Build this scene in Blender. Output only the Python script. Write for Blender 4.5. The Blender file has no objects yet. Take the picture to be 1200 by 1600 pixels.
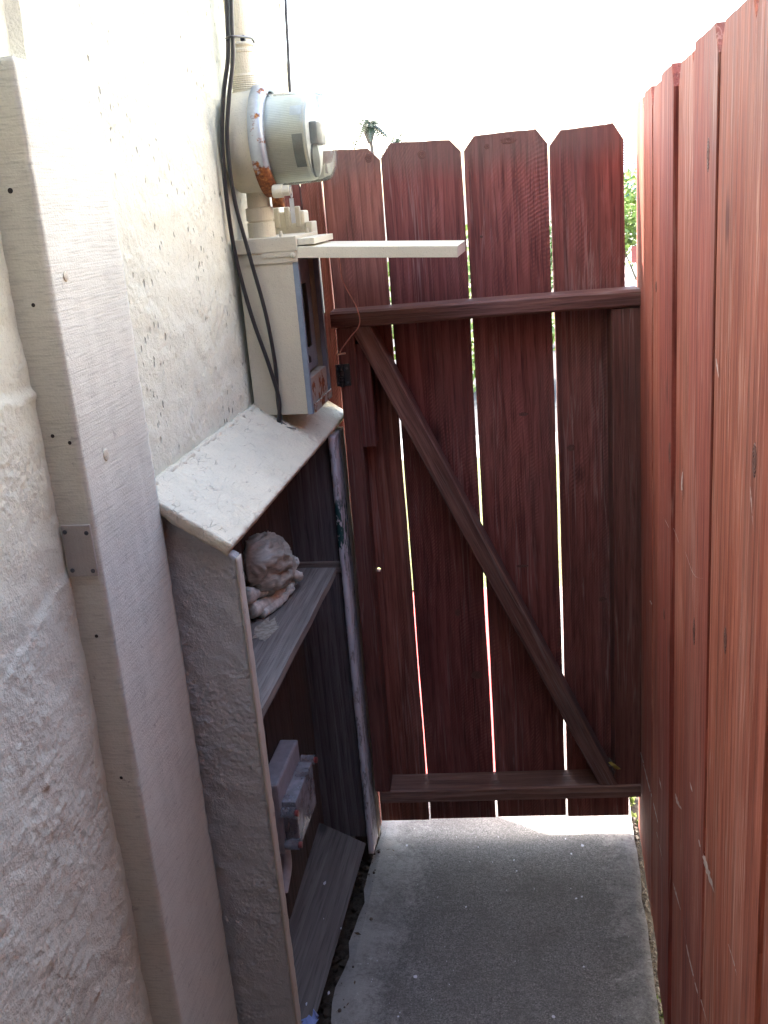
import bpy, bmesh, math, random
from mathutils import Vector, Matrix, noise

random.seed(7)
S = bpy.context.scene
COL = S.collection
R = math.radians

# ------------------------------------------------------------ camera
cd = bpy.data.cameras.new("camera")
cam = bpy.data.objects.new("camera", cd); COL.objects.link(cam)
cd.sensor_fit = 'VERTICAL'; cd.sensor_height = 36.0
cd.lens = 36.0 * 1564.3 / 1600.0
cd.clip_start = 0.02; cd.clip_end = 2000
CM = ((0.98554, -0.02949, -0.16677), (0.15001, -0.30647, 0.93999), (-0.07883, -0.95142, -0.29762))
cam.matrix_world = Matrix(((CM[0][0], -CM[0][1], -CM[0][2], 0),
                           (CM[1][0], -CM[1][1], -CM[1][2], 0),
                           (CM[2][0], -CM[2][1], -CM[2][2], 1.70), (0, 0, 0, 1)))
S.camera = cam

# ------------------------------------------------------------ sky, sun, exposure
SUN_EL, SUN_AZ = 50.0, 60.0          # azimuth to the left of +Y
w = bpy.data.worlds.new("World"); S.world = w; w.use_nodes = True
nt = w.node_tree; nt.nodes.clear()
sky = nt.nodes.new("ShaderNodeTexSky"); sky.sky_type = 'NISHITA'; sky.sun_disc = False
sky.sun_elevation = R(SUN_EL); sky.sun_rotation = R(-SUN_AZ)
sky.air_density = 1.0; sky.dust_density = 3.0; sky.ozone_density = 0.6
bg = nt.nodes.new("ShaderNodeBackground"); bg.inputs[1].default_value = 0.15
ow = nt.nodes.new("ShaderNodeOutputWorld")
tn = nt.nodes.new("ShaderNodeMix"); tn.data_type = 'RGBA'; tn.blend_type = 'MULTIPLY'; tn.inputs[0].default_value = 1
tn.inputs[7].default_value = (1.03, 1.0, 0.945, 1); nt.links.new(sky.outputs[0], tn.inputs[6]); nt.links.new(tn.outputs[2], bg.inputs[0]); nt.links.new(bg.outputs[0], ow.inputs[0])
sd = bpy.data.lights.new("sun", 'SUN'); sd.energy = 2.2; sd.angle = R(0.53); sd.color = (1, 0.95, 0.87)
sun = bpy.data.objects.new("sun", sd); COL.objects.link(sun)
sdir = Vector((-math.sin(R(SUN_AZ)) * math.cos(R(SUN_EL)), math.cos(R(SUN_AZ)) * math.cos(R(SUN_EL)), math.sin(R(SUN_EL))))
sun.rotation_euler = sdir.to_track_quat('Z', 'Y').to_euler(); sun.location = (-3, 3, 6)
vs = S.view_settings
vs.view_transform = 'Standard'; vs.look = 'None'; vs.gamma = 1; vs.exposure = 3.62; vs.use_curve_mapping = False

# ------------------------------------------------------------ object helpers
def tag(o, label=None, cat=None, group=None, kind=None):
    if label: o['label'] = label
    if cat: o['category'] = cat
    if group: o['group'] = group
    if kind: o['kind'] = kind
    return o
def empty(name, loc=(0, 0, 0), rz=0.0, label=None, cat=None, group=None):
    o = bpy.data.objects.new(name, None); COL.objects.link(o)
    o.location = loc; o.rotation_euler = (0, 0, rz); o.empty_display_size = .1
    return tag(o, label, cat, group)
def link(name, bm, mat, parent=None, smooth=False, mw=None):
    me = bpy.data.meshes.new(name)
    bmesh.ops.recalc_face_normals(bm, faces=bm.faces[:])
    bm.to_mesh(me); bm.free()
    if smooth:
        for p in me.polygons: p.use_smooth = True
    o = bpy.data.objects.new(name, me); COL.objects.link(o)
    for m in (mat if isinstance(mat, (list, tuple)) else [mat]): me.materials.append(m)
    if parent: o.parent = parent
    if mw is not None: o.matrix_basis = mw
    return o
def add_box(bm, lo, hi, bev=0.0, mi=0):
    vs_ = [bm.verts.new((x, y, z)) for z in (lo[2], hi[2]) for y in (lo[1], hi[1]) for x in (lo[0], hi[0])]
    fs = [bm.faces.new([vs_[i] for i in q]) for q in ((0, 2, 3, 1), (4, 5, 7, 6), (0, 1, 5, 4), (2, 6, 7, 3), (0, 4, 6, 2), (1, 3, 7, 5))]
    for f in fs: f.material_index = mi
    if bev > 0:
        es = list({e for f in fs for e in f.edges})
        bmesh.ops.bevel(bm, geom=es, offset=bev, segments=2, affect='EDGES', profile=.6)
def box(name, lo, hi, mat, parent=None, bev=0.0015, mw=None):
    bm = bmesh.new(); add_box(bm, lo, hi, bev)
    return link(name, bm, mat, parent, mw=mw)
def add_cyl(bm, p0, p1, r0, r1=None, seg=16, caps=True):
    p0, p1 = Vector(p0), Vector(p1); r1 = r0 if r1 is None else r1
    d = (p1 - p0).normalized(); q = d.to_track_quat('Z', 'Y').to_matrix()
    a = []; b = []
    for i in range(seg):
        t = 2 * math.pi * i / seg; c = q @ Vector((math.cos(t), math.sin(t), 0))
        a.append(bm.verts.new(p0 + c * r0)); b.append(bm.verts.new(p1 + c * r1))
    for i in range(seg): bm.faces.new((a[i], a[(i + 1) % seg], b[(i + 1) % seg], b[i]))
    if caps: bm.faces.new(a[::-1]); bm.faces.new(b)
def add_lathe(bm, prof, origin, axis, seg=40, cap=True):
    o = Vector(origin); q = Vector(axis).normalized().to_track_quat('Z', 'Y').to_matrix()
    rings = []
    for (r, h) in prof:
        rings.append([bm.verts.new(o + q @ Vector((r * math.cos(2 * math.pi * i / seg), r * math.sin(2 * math.pi * i / seg), h))) for i in range(seg)])
    for a, b in zip(rings, rings[1:]):
        for i in range(seg): bm.faces.new((a[i], a[(i + 1) % seg], b[(i + 1) % seg], b[i]))
    if cap: bm.faces.new(rings[-1]); bm.faces.new(rings[0][::-1])
def smooth_path(pts, n=8):
    P = [Vector(p) for p in pts]; P = [P[0] * 2 - P[1]] + P + [P[-1] * 2 - P[-2]]; out = []
    for i in range(1, len(P) - 2):
        for k in range(n):
            t = k / n
            out.append(.5 * ((2 * P[i]) + (P[i + 1] - P[i - 1]) * t + (2 * P[i - 1] - 5 * P[i] + 4 * P[i + 1] - P[i + 2]) * t * t + (3 * P[i] - P[i - 1] - 3 * P[i + 1] + P[i + 2]) * t ** 3))
    out.append(P[-2]); return out
def add_tube(bm, pts, r, seg=10, n=8, rf=None):
    P = smooth_path(pts, n); rings = []; up = Vector((.13, .3, .9))
    for i, p in enumerate(P):
        d = (P[min(i + 1, len(P) - 1)] - P[max(i - 1, 0)]).normalized()
        u = d.cross(up).normalized(); up = u.cross(d); rr = rf(i / (len(P) - 1)) if rf else r
        rings.append([bm.verts.new(p + rr * (u * math.cos(2 * math.pi * k / seg) + up * math.sin(2 * math.pi * k / seg))) for k in range(seg)])
    for a, b in zip(rings, rings[1:]):
        for k in range(seg): bm.faces.new((a[k], a[(k + 1) % seg], b[(k + 1) % seg], b[k]))
    bm.faces.new(rings[0][::-1]); bm.faces.new(rings[-1])
def fbm(p, o=4, h=.9):
    return noise.fractal(p, h, 2.1, o)
def rough_box(name, lo, hi, res, fn, mat, parent=None, mw=None, skip=(), chip=0.0):
    """a closed box with a fine grid on every face, each vertex moved by fn(point, normal)"""
    bm = bmesh.new(); cache = {}
    L = [hi[i] - lo[i] for i in range(3)]; N = [max(1, int(round(L[i] / res))) for i in range(3)]
    def vert(ix):
        if ix in cache: return cache[ix]
        p = Vector([lo[i] + L[i] * ix[i] / N[i] for i in range(3)])
        n = Vector([(-1 if ix[i] == 0 else 1 if ix[i] == N[i] else 0) for i in range(3)])
        e = sum(1 for c in n if c); n.normalize()
        q = p + n * fn(p, n)
        if e > 1: q -= n * (chip * (.35 + max(0, noise.noise(p * 45 + Vector((9, 1, 5)))) * 2.2))
        cache[ix] = bm.verts.new(q); return cache[ix]
    for a in range(3):
        b, c = (a + 1) % 3, (a + 2) % 3
        for side in (0, N[a]):
            for i in range(N[b]):
                for j in range(N[c]):
                    def ix(u, v):
                        t = [0, 0, 0]; t[a] = side; t[b] = u; t[c] = v; return tuple(t)
                    bm.faces.new([vert(ix(i, j)), vert(ix(i + 1, j)), vert(ix(i + 1, j + 1)), vert(ix(i, j + 1))])
    return link(name, bm, mat, parent, smooth=True, mw=mw)

# ------------------------------------------------------------ material helpers
class NB:
    def __init__(s, name):
        s.m = bpy.data.materials.new(name); s.m.use_nodes = True; s.t = s.m.node_tree
        s.b = s.t.nodes['Principled BSDF']
    def n(s, typ, **kw):
        nd = s.t.nodes.new(typ)
        for k, v in kw.items():
            if k.startswith('i_'):
                key = k[2:].replace('_', ' '); nd.inputs[key].default_value = v
            else: setattr(nd, k, v)
        return nd
    def l(s, a, b): s.t.links.new(a, b)
    def coord(s, scale=(1, 1, 1), rnd=True, rot=(0, 0, 0)):
        tc = s.n('ShaderNodeTexCoord'); out = tc.outputs['Object']
        if rnd:
            oi = s.n('ShaderNodeObjectInfo'); mu = s.n('ShaderNodeMath', operation='MULTIPLY'); mu.inputs[1].default_value = 37.0
            s.l(oi.outputs['Random'], mu.inputs[0]); va = s.n('ShaderNodeVectorMath', operation='ADD')
            s.l(out, va.inputs[0]); s.l(mu.outputs[0], va.inputs[1]); out = va.outputs[0]
        mp = s.n('ShaderNodeMapping'); mp.inputs['Scale'].default_value = scale; mp.inputs['Rotation'].default_value = rot
        s.l(out, mp.inputs[0]); return mp.outputs[0]
    def noise(s, vec, scale=5, detail=4, rough=.55, dist=0):
        nd = s.n('ShaderNodeTexNoise'); nd.inputs['Scale'].default_value = scale; nd.inputs['Detail'].default_value = detail
        nd.inputs['Roughness'].default_value = rough; nd.inputs['Distortion'].default_value = dist
        s.l(vec, nd.inputs['Vector']); return nd.outputs['Fac']
    def ramp(s, fac, stops):
        r = s.n('ShaderNodeValToRGB'); el = r.color_ramp.elements
        while len(el) < len(stops): el.new(.5)
        for e, (p, c) in zip(el, stops):
            e.position = p; e.color = (c if isinstance(c, tuple) else (c, c, c)) + (1,)
        s.l(fac, r.inputs[0]); return r.outputs[0]
    def mix(s, fac, a, b, typ='MIX'):
        m = s.n('ShaderNodeMix', data_type='RGBA', blend_type=typ)
        for sock, v in ((m.inputs[0], fac), (m.inputs[6], a), (m.inputs[7], b)):
            if isinstance(v, (int, float)): sock.default_value = v
            elif isinstance(v, tuple): sock.default_value = v + (1,)
            else: s.l(v, sock)
        return m.outputs[2]
    def math(s, op, a, b=0.0, clamp=False):
        m = s.n('ShaderNodeMath', operation=op, use_clamp=clamp)
        for sock, v in ((m.inputs[0], a), (m.inputs[1], b)):
            if isinstance(v, (int, float)): sock.default_value = v
            else: s.l(v, sock)
        return m.outputs[0]
    def bump(s, h, strength=.5, dist=.002, prev=None):
        b = s.n('ShaderNodeBump'); b.inputs['Strength'].default_value = strength; b.inputs['Distance'].default_value = dist
        s.l(h, b.inputs['Height'])
        if prev is not None: s.l(prev, b.inputs['Normal'])
        return b.outputs[0]
    def done(s, col, rough=.7, nrm=None, metal=0.0, spec=None):
        for sock, v in ((s.b.inputs['Base Color'], col), (s.b.inputs['Roughness'], rough), (s.b.inputs['Metallic'], metal)):
            if isinstance(v, (int, float)): sock.default_value = v
            elif isinstance(v, tuple): sock.default_value = v + (1,)
            else: s.l(v, sock)
        if spec is not None: s.b.inputs['Specular IOR Level'].default_value = spec
        if nrm is not None: s.l(nrm, s.b.inputs['Normal'])
        return s.m

def wood(name, dark, mid, light, wear=(.5, .42, .38), wear_amt=.5, saw=.5, rough=.75, top_z=None, knots=True, sheen=.35):
    k = NB(name)
    g = k.coord((75, 75, 3.6)); g2 = k.coord((11, 11, 1.1)); g3 = k.coord((330, 330, 13)); p = k.coord((1, 1, 1))
    n1 = k.noise(g, 1, 5, .62, .25); n2 = k.noise(g2, 1, 4, .6, 1.2); n3 = k.noise(g3, 1, 2, .5)
    # growth rings: a warped band pattern running along the board
    wv = k.n('ShaderNodeTexWave', wave_type='BANDS', bands_direction='X', wave_profile='SAW'); k.l(k.coord((9, 5, .8)), wv.inputs['Vector'])
    wv.inputs['Scale'].default_value = 1.3; wv.inputs['Distortion'].default_value = 7.5; wv.inputs['Detail'].default_value = 2.5; wv.inputs['Detail Scale'].default_value = .8
    gr = k.mix(.22, n1, wv.outputs['Fac'])
    gr = k.mix(.45, gr, n2)
    gr = k.ramp(gr, [(.3, 0.0), (.7, 1.0)])
    col = k.ramp(gr, [(.1, dark), (.5, mid), (.9, light)])
    # fine dark pores and thin pale growth lines
    col = k.mix(k.ramp(n3, [(.3, .55), (.46, 0.0)]), col, tuple(c * .6 for c in dark))
    ln = k.math('ABSOLUTE', k.math('SUBTRACT', k.noise(k.coord((48, 48, 1.3)), 1, 3, .5), .5))
    lm = k.math('MULTIPLY', k.ramp(ln, [(.0, 1.0), (.022, 0.0)]), k.ramp(k.noise(k.coord((10, 10, 2)), 1, 3), [(.45, 0.0), (.6, 1.0)]))
    col = k.mix(k.math('MULTIPLY', lm, wear_amt * .8), col, wear)
    # per-board tint
    oi = k.n('ShaderNodeObjectInfo'); hs = k.n('ShaderNodeHueSaturation'); k.l(col, hs.inputs['Color'])
    k.l(k.math('ADD', k.math('MULTIPLY', oi.outputs['Random'], .35), .82), hs.inputs['Value'])
    k.l(k.math('ADD', k.math('MULTIPLY', oi.outputs['Random'], .015), .4925), hs.inputs['Hue'])
    col = hs.outputs[0]
    # curved saw marks: arcs across the board with wandering spacing, two sets crossing
    tco = k.n('ShaderNodeTexCoord'); spo = k.n('ShaderNodeSeparateXYZ'); k.l(tco.outputs['Object'], spo.inputs[0])
    wob_ = k.noise(k.coord((14, 14, 5)), 1, 3, .6)
    def arcs(cx, curv, freq, wb):
        xx = k.math('SUBTRACT', spo.outputs['X'], cx); ph = k.math('ADD', k.math('MULTIPLY', spo.outputs['Z'], freq), k.math('MULTIPLY', k.math('MULTIPLY', xx, xx), curv))
        ph = k.math('ADD', ph, k.math('MULTIPLY', wob_, wb)); return k.math('ADD', k.math('MULTIPLY', k.math('SINE', ph), .5), .5)
    msk = k.ramp(k.noise(k.coord((7, 7, 2.2)), 1, 3), [(.47, 0.0), (.66, 1.0)])
    msk2 = k.ramp(k.noise(k.coord((9, 9, 3.1)), 1.3, 3), [(.52, 0.0), (.7, 1.0)])
    s1 = k.math('MULTIPLY', arcs(.22, 2600, 640, 16), msk); s2 = k.math('MULTIPLY', arcs(-.06, -2300, 560, 18), msk2)
    sawh = k.math('MULTIPLY', k.math('MAXIMUM', s1, s2), saw)
    spk = k.ramp(n3, [(.42, 0.0), (.62, 1.0)])
    col = k.mix(k.math('MULTIPLY', k.math('MULTIPLY', sawh, spk), .38), col, tuple(min(1, c * 1.7 + .02) for c in light))
    # worn pale streaks
    ws = k.ramp(k.noise(k.coord((95, 95, 5)), 1, 6, .75, .3), [(.57, 0.0), (.66, 1.0)])
    wm = k.ramp(k.noise(p, 3.2, 3), [(.45, 0.0), (.68, 1.0)])
    wf = k.math('MULTIPLY', k.math('MULTIPLY', ws, wm), wear_amt)
    col = k.mix(wf, col, wear)
    # broad faded patches and dark blotches
    fd = k.ramp(k.noise(k.coord((6, 6, 1.3)), 1, 4, .6), [(.5, 0.0), (.75, 1.0)])
    col = k.mix(k.math('MULTIPLY', fd, wear_amt * .35), col, wear)
    if knots:
        vo = k.n('ShaderNodeTexVoronoi', feature='F1'); k.l(k.coord((5.2, .01, 2.4)), vo.inputs['Vector']); vo.inputs['Scale'].default_value = 1
        kd = k.ramp(vo.outputs['Distance'], [(.035, 1.0), (.075, .35), (.1, 0.0)])
        col = k.mix(k.math('MULTIPLY', kd, .75), col, tuple(c * .45 for c in dark))
    if top_z is not None:   # weathered, lichen-grey upper ends
        tc = k.n('ShaderNodeTexCoord'); sp = k.n('ShaderNodeSeparateXYZ'); k.l(tc.outputs['Object'], sp.inputs[0])
        tf = k.ramp(k.math('ADD', k.math('SUBTRACT', sp.outputs['Z'], top_z), k.math('MULTIPLY', n1, .07)), [(.0, 0.0), (.05, .55)])
        col = k.mix(tf, col, (.15, .105, .09))
    h = k.math('ADD', k.math('MULTIPLY', n1, 1.0), k.math('MULTIPLY', n3, .5)); h = k.math('SUBTRACT', h, k.math('MULTIPLY', wf, .6))
    nr = k.bump(h, .9, .0024); nr = k.bump(sawh, .45, .0015, nr)
    return k.done(col, k.ramp(n2, [(.3, rough - .12), (.7, rough + .1)]), nr, spec=sheen)

def cream(name, base=(.60, .545, .445), dirt=.25, lump=0.0, saw=False, grain=0.0, flakes=0.0, rough=.62, cracks=0.0, sc=1.0, pits=0.0):
    """aged painted surface"""
    k = NB(name); p = k.coord((1, 1, 1), rnd=False)
    a = k.noise(p, 2.3, 4, .6); b = k.noise(p, 14 * sc, 5, .65); c = k.noise(p, 75 * sc, 4, .6); d = k.noise(p, 330 * sc, 3, .6)
    col = k.ramp(a, [(.3, tuple(x * .9 for x in base)), (.7, tuple(min(1, x * 1.07) for x in base))])
    df = k.math('MULTIPLY', k.ramp(b, [(.52, 0.0), (.8, 1.0)]), dirt)
    col = k.mix(df, col, tuple(x * .55 for x in base))
    col = k.mix(k.math('MULTIPLY', k.ramp(c, [(.62, 0.0), (.74, 1.0)]), dirt * .6), col, tuple(x * .5 for x in base))
    nr = k.bump(d, .6, .0012)
    col = k.mix(k.math('MULTIPLY', k.ramp(d, [(.30, 1.0), (.42, 0.0)]), .45 * (1 if lump else .4)), col, tuple(x * .5 for x in base))
    nr = k.bump(c, .5 if lump else .3, .0016 if lump else .0008, nr)
    if lump:
        nr = k.bump(k.noise(p, 150 * sc, 3, .7), .55, .0022 * lump, nr)
        nr = k.bump(b, .55, .006 * lump, nr)
        v = k.n('ShaderNodeTexVoronoi', feature='SMOOTH_F1'); k.l(p, v.inputs['Vector']); v.inputs['Scale'].default_value = 95 * sc
        m = k.ramp(k.noise(p, 6, 3), [(.45, 0.0), (.62, 1.0)])
        nr = k.bump(k.math('MULTIPLY', v.outputs['Distance'], m), .6, .004 * lump, nr)
    if pits:   # small open pits elongated down the wall, their shade painted dark
        v = k.n('ShaderNodeTexVoronoi', feature='F1'); k.l(k.coord((90, 75, 38), rnd=False, rot=(R(14), 0, 0)), v.inputs['Vector']); v.inputs['Scale'].default_value = 1
        v.inputs['Randomness'].default_value = 1
        pm = k.ramp(k.noise(p, 4.5, 4, .65), [(.43, 0.0), (.56, 1.0)])
        tcz = k.n('ShaderNodeTexCoord'); spz = k.n('ShaderNodeSeparateXYZ'); k.l(tcz.outputs['Object'], spz.inputs[0])
        pm = k.math('MULTIPLY', pm, k.ramp(k.math('SUBTRACT', spz.outputs['Y'], 1.36), [(0.0, .12), (.05, 1.0)]))
        pt = k.math('MULTIPLY', k.ramp(v.outputs['Distance'], [(.16, 1.0), (.27, 0.0)]), pm)
        pt = k.math('MULTIPLY', pt, k.ramp(k.noise(p, 33, 2), [(.5, 0.0), (.56, 1.0)]))
        col = k.mix(k.math('MULTIPLY', pt, pits), col, tuple(x * .38 for x in base))
        nr = k.bump(k.math('SUBTRACT', 1.0, pt), .9, .004, nr)
    if saw:
        wv = k.n('ShaderNodeTexWave', wave_type='BANDS', bands_direction='Z'); k.l(k.coord((1, 1, 1), rnd=False, rot=(R(7), 0, 0)), wv.inputs['Vector'])
        wv.inputs['Scale'].default_value = 44; wv.inputs['Distortion'].default_value = 9.0; wv.inputs['Detail'].default_value = 4; wv.inputs['Detail Scale'].default_value = 1.6; wv.inputs['Detail Roughness'].default_value = .7
        sm = k.ramp(k.noise(p, 5, 3), [(.3, .25), (.6, 1.0)])
        med = k.noise(k.coord((16, 7, 150), rnd=False, rot=(R(7), 0, 0)), 1, 3, .6)
        nr = k.bump(k.math('MULTIPLY', med, sm), .30, .0022, nr)
        fine = k.noise(k.coord((40, 18, 420), rnd=False, rot=(R(7), 0, 0)), 1, 3)
        nr = k.bump(fine, .5, .0016, nr)
        col = k.mix(k.math('MULTIPLY', k.ramp(fine, [(.50, 0.0), (.66, 1.0)]), .42), col, tuple(x * .6 for x in base))
    if grain:
        gg = k.noise(k.coord((110, 110, 4), rnd=False), 1, 4, .6)
        nr = k.bump(gg, grain, .0016, nr)
    if cracks:
        v = k.n('ShaderNodeTexVoronoi', feature='DISTANCE_TO_EDGE'); ws0 = k.n('ShaderNodeVectorMath', operation='MULTIPLY_ADD'); ws0.inputs[1].default_value = (62, 13, 62)
        nz = k.n('ShaderNodeTexNoise'); nz.inputs['Scale'].default_value = 35; k.l(p, nz.inputs['Vector']); k.l(nz.outputs['Color'], ws0.inputs[2]); k.l(p, ws0.inputs[0]); k.l(ws0.outputs[0], v.inputs['Vector']); v.inputs['Scale'].default_value = 1
        ws = k.n('ShaderNodeVectorMath', operation='ADD')
        cf = k.ramp(v.outputs['Distance'], [(.0, 1.0), (.03, 0.0)])
        cf = k.math('MULTIPLY', cf, k.ramp(k.noise(p, 26, 4, .7), [(.50, 0.0), (.6, 1.0)]))
        col = k.mix(k.math('MULTIPLY', cf, cracks), col, (.12, .10, .08)); nr = k.bump(k.math('SUBTRACT', 1.0, cf), .8, .002, nr)
    if flakes:
        ff = k.ramp(k.noise(p, 38, 5, .7), [(.64, 0.0), (.66, 1.0)])
        ff = k.math('MULTIPLY', ff, flakes); col = k.mix(ff, col, (.16, .14, .13)); nr = k.bump(k.math('SUBTRACT', 1.0, ff), .6, .0015, nr)
    return k.done(col, rough, nr, spec=.3)

def plain(name, col, rough=.5, metal=0.0, var=.15, bump=.15, sc=60, spec=None):
    k = NB(name); p = k.coord((1, 1, 1), rnd=False); n = k.noise(p, sc, 4)
    c = k.ramp(n, [(.3, tuple(x * (1 - var) for x in col)), (.7, tuple(min(1, x * (1 + var)) for x in col))])
    return k.done(c, rough, k.bump(n, bump, .001), metal, spec)

def rusty(name, base, rough=.4, metal=.0, amt=.5, rust_lo=None, sc=22):
    k = NB(name); p = k.coord((1, 1, 1), rnd=False)
    n = k.noise(p, sc, 5, .65); m = k.noise(p, 120, 4)
    f = k.ramp(n, [(amt, 0.0), (amt + .06, 1.0)])
    if rust_lo is not None:
        tc = k.n('ShaderNodeTexCoord'); sp = k.n('ShaderNodeSeparateXYZ'); k.l(tc.outputs['Object'], sp.inputs[0])
        zz = k.ramp(k.math('SUBTRACT', rust_lo, sp.outputs['Z']), [(0.0, 0.0), (.05, 1.0)])
        f = k.ramp(k.math('ADD', k.math('MULTIPLY', zz, .22), n), [(amt, 0.0), (amt + .05, 1.0)])
    rc = k.ramp(m, [(.35, (.11, .035, .012)), (.55, (.27, .085, .025)), (.72, (.5, .24, .07))])
    col = k.mix(f, k.ramp(m, [(.3, tuple(x * .85 for x in base)), (.7, base)]), rc)
    r = k.mix(f, (rough,) * 3, (.85, .85, .85))
    return k.done(col, r, k.bump(k.mix(f, m, n), .4, .001), 0.0 if not metal else k.mix(f, (metal,) * 3, (0., 0., 0.)))

CR = (.665, .655, .53)
M = {}
M['stucco'] = cream('stucco_paint', CR, .12, lump=1.15, rough=.7, pits=.95)
M['trim'] = cream('sawn_painted_wood', (.62, .61, .52), .2, saw=True, flakes=.28, rough=.6)
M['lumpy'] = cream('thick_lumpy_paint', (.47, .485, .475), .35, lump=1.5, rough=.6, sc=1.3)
M['lid'] = cream('cracked_thick_paint', (.62, .565, .43), .3, lump=1.5, grain=.7, cracks=.45, rough=.55)
M['metalpaint'] = cream('painted_metal', (.54, .495, .38), .22, lump=.12, rough=.45)
M['metalpaint2'] = cream('painted_metal_pale', (.66, .615, .475), .12, lump=.06, rough=.4)
M['redfence'] = wood('red_stained_wood', (.16, .036, .021), (.285, .074, .046), (.42, .132, .086), wear=(.62, .37, .29), wear_amt=.7, saw=.10, knots=True)
M['redgate'] = wood('red_brown_stained_wood', (.085, .026, .022), (.175, .055, .044), (.29, .105, .085), wear=(.42, .29, .26), wear_amt=.5, saw=.9, top_z=1.765)
M['redframe'] = wood('red_brown_frame_wood', (.06, .018, .015), (.115, .036, .03), (.17, .06, .05), wear=(.32, .24, .21), wear_amt=.4, saw=.3, knots=False)
M['frame'] = wood('brown_weathered_wood', (.075, .033, .026), (.16, .075, .058), (.27, .15, .12), wear=(.32, .27, .24), wear_amt=.5, saw=.1, knots=False)
M['greywood'] = wood('grey_weathered_wood', (.13, .11, .10), (.22, .195, .175), (.31, .28, .255), wear=(.42, .39, .35), wear_amt=.4, saw=.25)
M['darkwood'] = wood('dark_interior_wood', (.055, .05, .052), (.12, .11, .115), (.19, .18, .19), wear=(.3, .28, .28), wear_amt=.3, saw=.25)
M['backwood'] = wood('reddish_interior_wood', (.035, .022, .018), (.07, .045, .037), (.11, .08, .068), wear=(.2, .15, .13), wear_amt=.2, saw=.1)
M['bluegrey'] = plain('blue_grey_metal_enamel', (.20, .24, .29), .45, 0, .12)
M['darkmetal'] = plain('dark_panel_metal', (.06, .065, .075), .5)
M['black'] = plain('black_rubber', (.018, .018, .02), .38, 0, .3)
M['blackmetal'] = plain('black_enamel_metal', (.02, .02, .022), .35, .2)
M['rustbottom'] = rusty('rusty_painted_metal', (.42, .38, .31), .5, 0, .52)
M['ring'] = rusty('rusted_galvanised_ring', (.42, .46, .50), .42, .5, .555, rust_lo=1.80)
M['copper'] = plain('salmon_insulated_wire', (.55, .22, .16), .45)
M['copperclip'] = plain('copper_clip', (.62, .33, .22), .35, .6)
M['steel'] = plain('dull_steel', (.45, .46, .48), .35, .8)
M['white'] = plain('white_plastic', (.6, .62, .66), .4)
M['redplastic'] = plain('red_plastic', (.30, .06, .055), .4)

def thin_glass(name, tint, ior=1.45, rough=.05, dirt=.1, dirtcol=(.6, .62, .6)):
    k = NB(name); k.t.nodes.remove(k.b); out = [n for n in k.t.nodes if n.type == 'OUTPUT_MATERIAL'][0]
    tr = k.n('ShaderNodeBsdfTransparent'); tr.inputs[0].default_value = tint + (1,)
    gl = k.n('ShaderNodeBsdfGlossy'); gl.inputs['Roughness'].default_value = rough
    fr = k.n('ShaderNodeFresnel'); fr.inputs[0].default_value = ior
    m1 = k.n('ShaderNodeMixShader'); k.l(fr.outputs[0], m1.inputs[0]); k.l(tr.outputs[0], m1.inputs[1]); k.l(gl.outputs[0], m1.inputs[2])
    df = k.n('ShaderNodeBsdfDiffuse'); df.inputs[0].default_value = dirtcol + (1,)
    p = k.coord(rnd=False); nn = k.ramp(k.noise(p, 30, 4), [(.35, dirt * .5), (.75, min(1.0, dirt * 1.6))])
    m2 = k.n('ShaderNodeMixShader'); k.l(nn, m2.inputs[0]); k.l(m1.outputs[0], m2.inputs[1]); k.l(df.outputs[0], m2.inputs[2])
    k.l(m2.outputs[0], out.inputs[0]); return k.m
M['glass'] = thin_glass('meter_glass', (.93, .96, .93), dirt=.12)
M['clearplastic'] = thin_glass('cloudy_clear_plastic', (.8, .8, .82), dirt=.42, dirtcol=(.5, .5, .54), rough=.15)
M['window'] = plain('dark_window_glass', (.03, .04, .05), .08)

# louvred drum inside the meter
k = NB('meter_drum_plastic'); p = k.coord(rnd=False)
wv = k.n('ShaderNodeTexWave', wave_type='BANDS', bands_direction='Z'); k.l(p, wv.inputs['Vector']); wv.inputs['Scale'].default_value = 95
col = k.mix(k.math('MULTIPLY', wv.outputs['Fac'], .35), (.82, .80, .67), (.64, .63, .52))
M['drum'] = k.done(col, .5, k.bump(wv.outputs['Fac'], .4, .001))

# concrete
k = NB('concrete'); p = k.coord(rnd=False)
a = k.noise(p, 2.2, 5, .65); b = k.noise(p, 9, 6, .7, .4); c = k.noise(p, 250, 3, .7); d = k.noise(p, 85, 4, .75)
tc = k.n('ShaderNodeTexCoord'); sp = k.n('ShaderNodeSeparateXYZ'); k.l(tc.outputs['Object'], sp.inputs[0])
col = k.ramp(d, [(.3, (.12, .112, .105)), (.5, (.19, .18, .17)), (.72, (.28, .27, .255))])
col = k.mix(k.ramp(c, [(.35, .7), (.56, 0.0)]), col, (.04, .037, .036))
col = k.mix(k.math('MULTIPLY', k.ramp(c, [(.60, 0.0), (.68, 1.0)]), .7), col, (.46, .44, .41))
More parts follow.
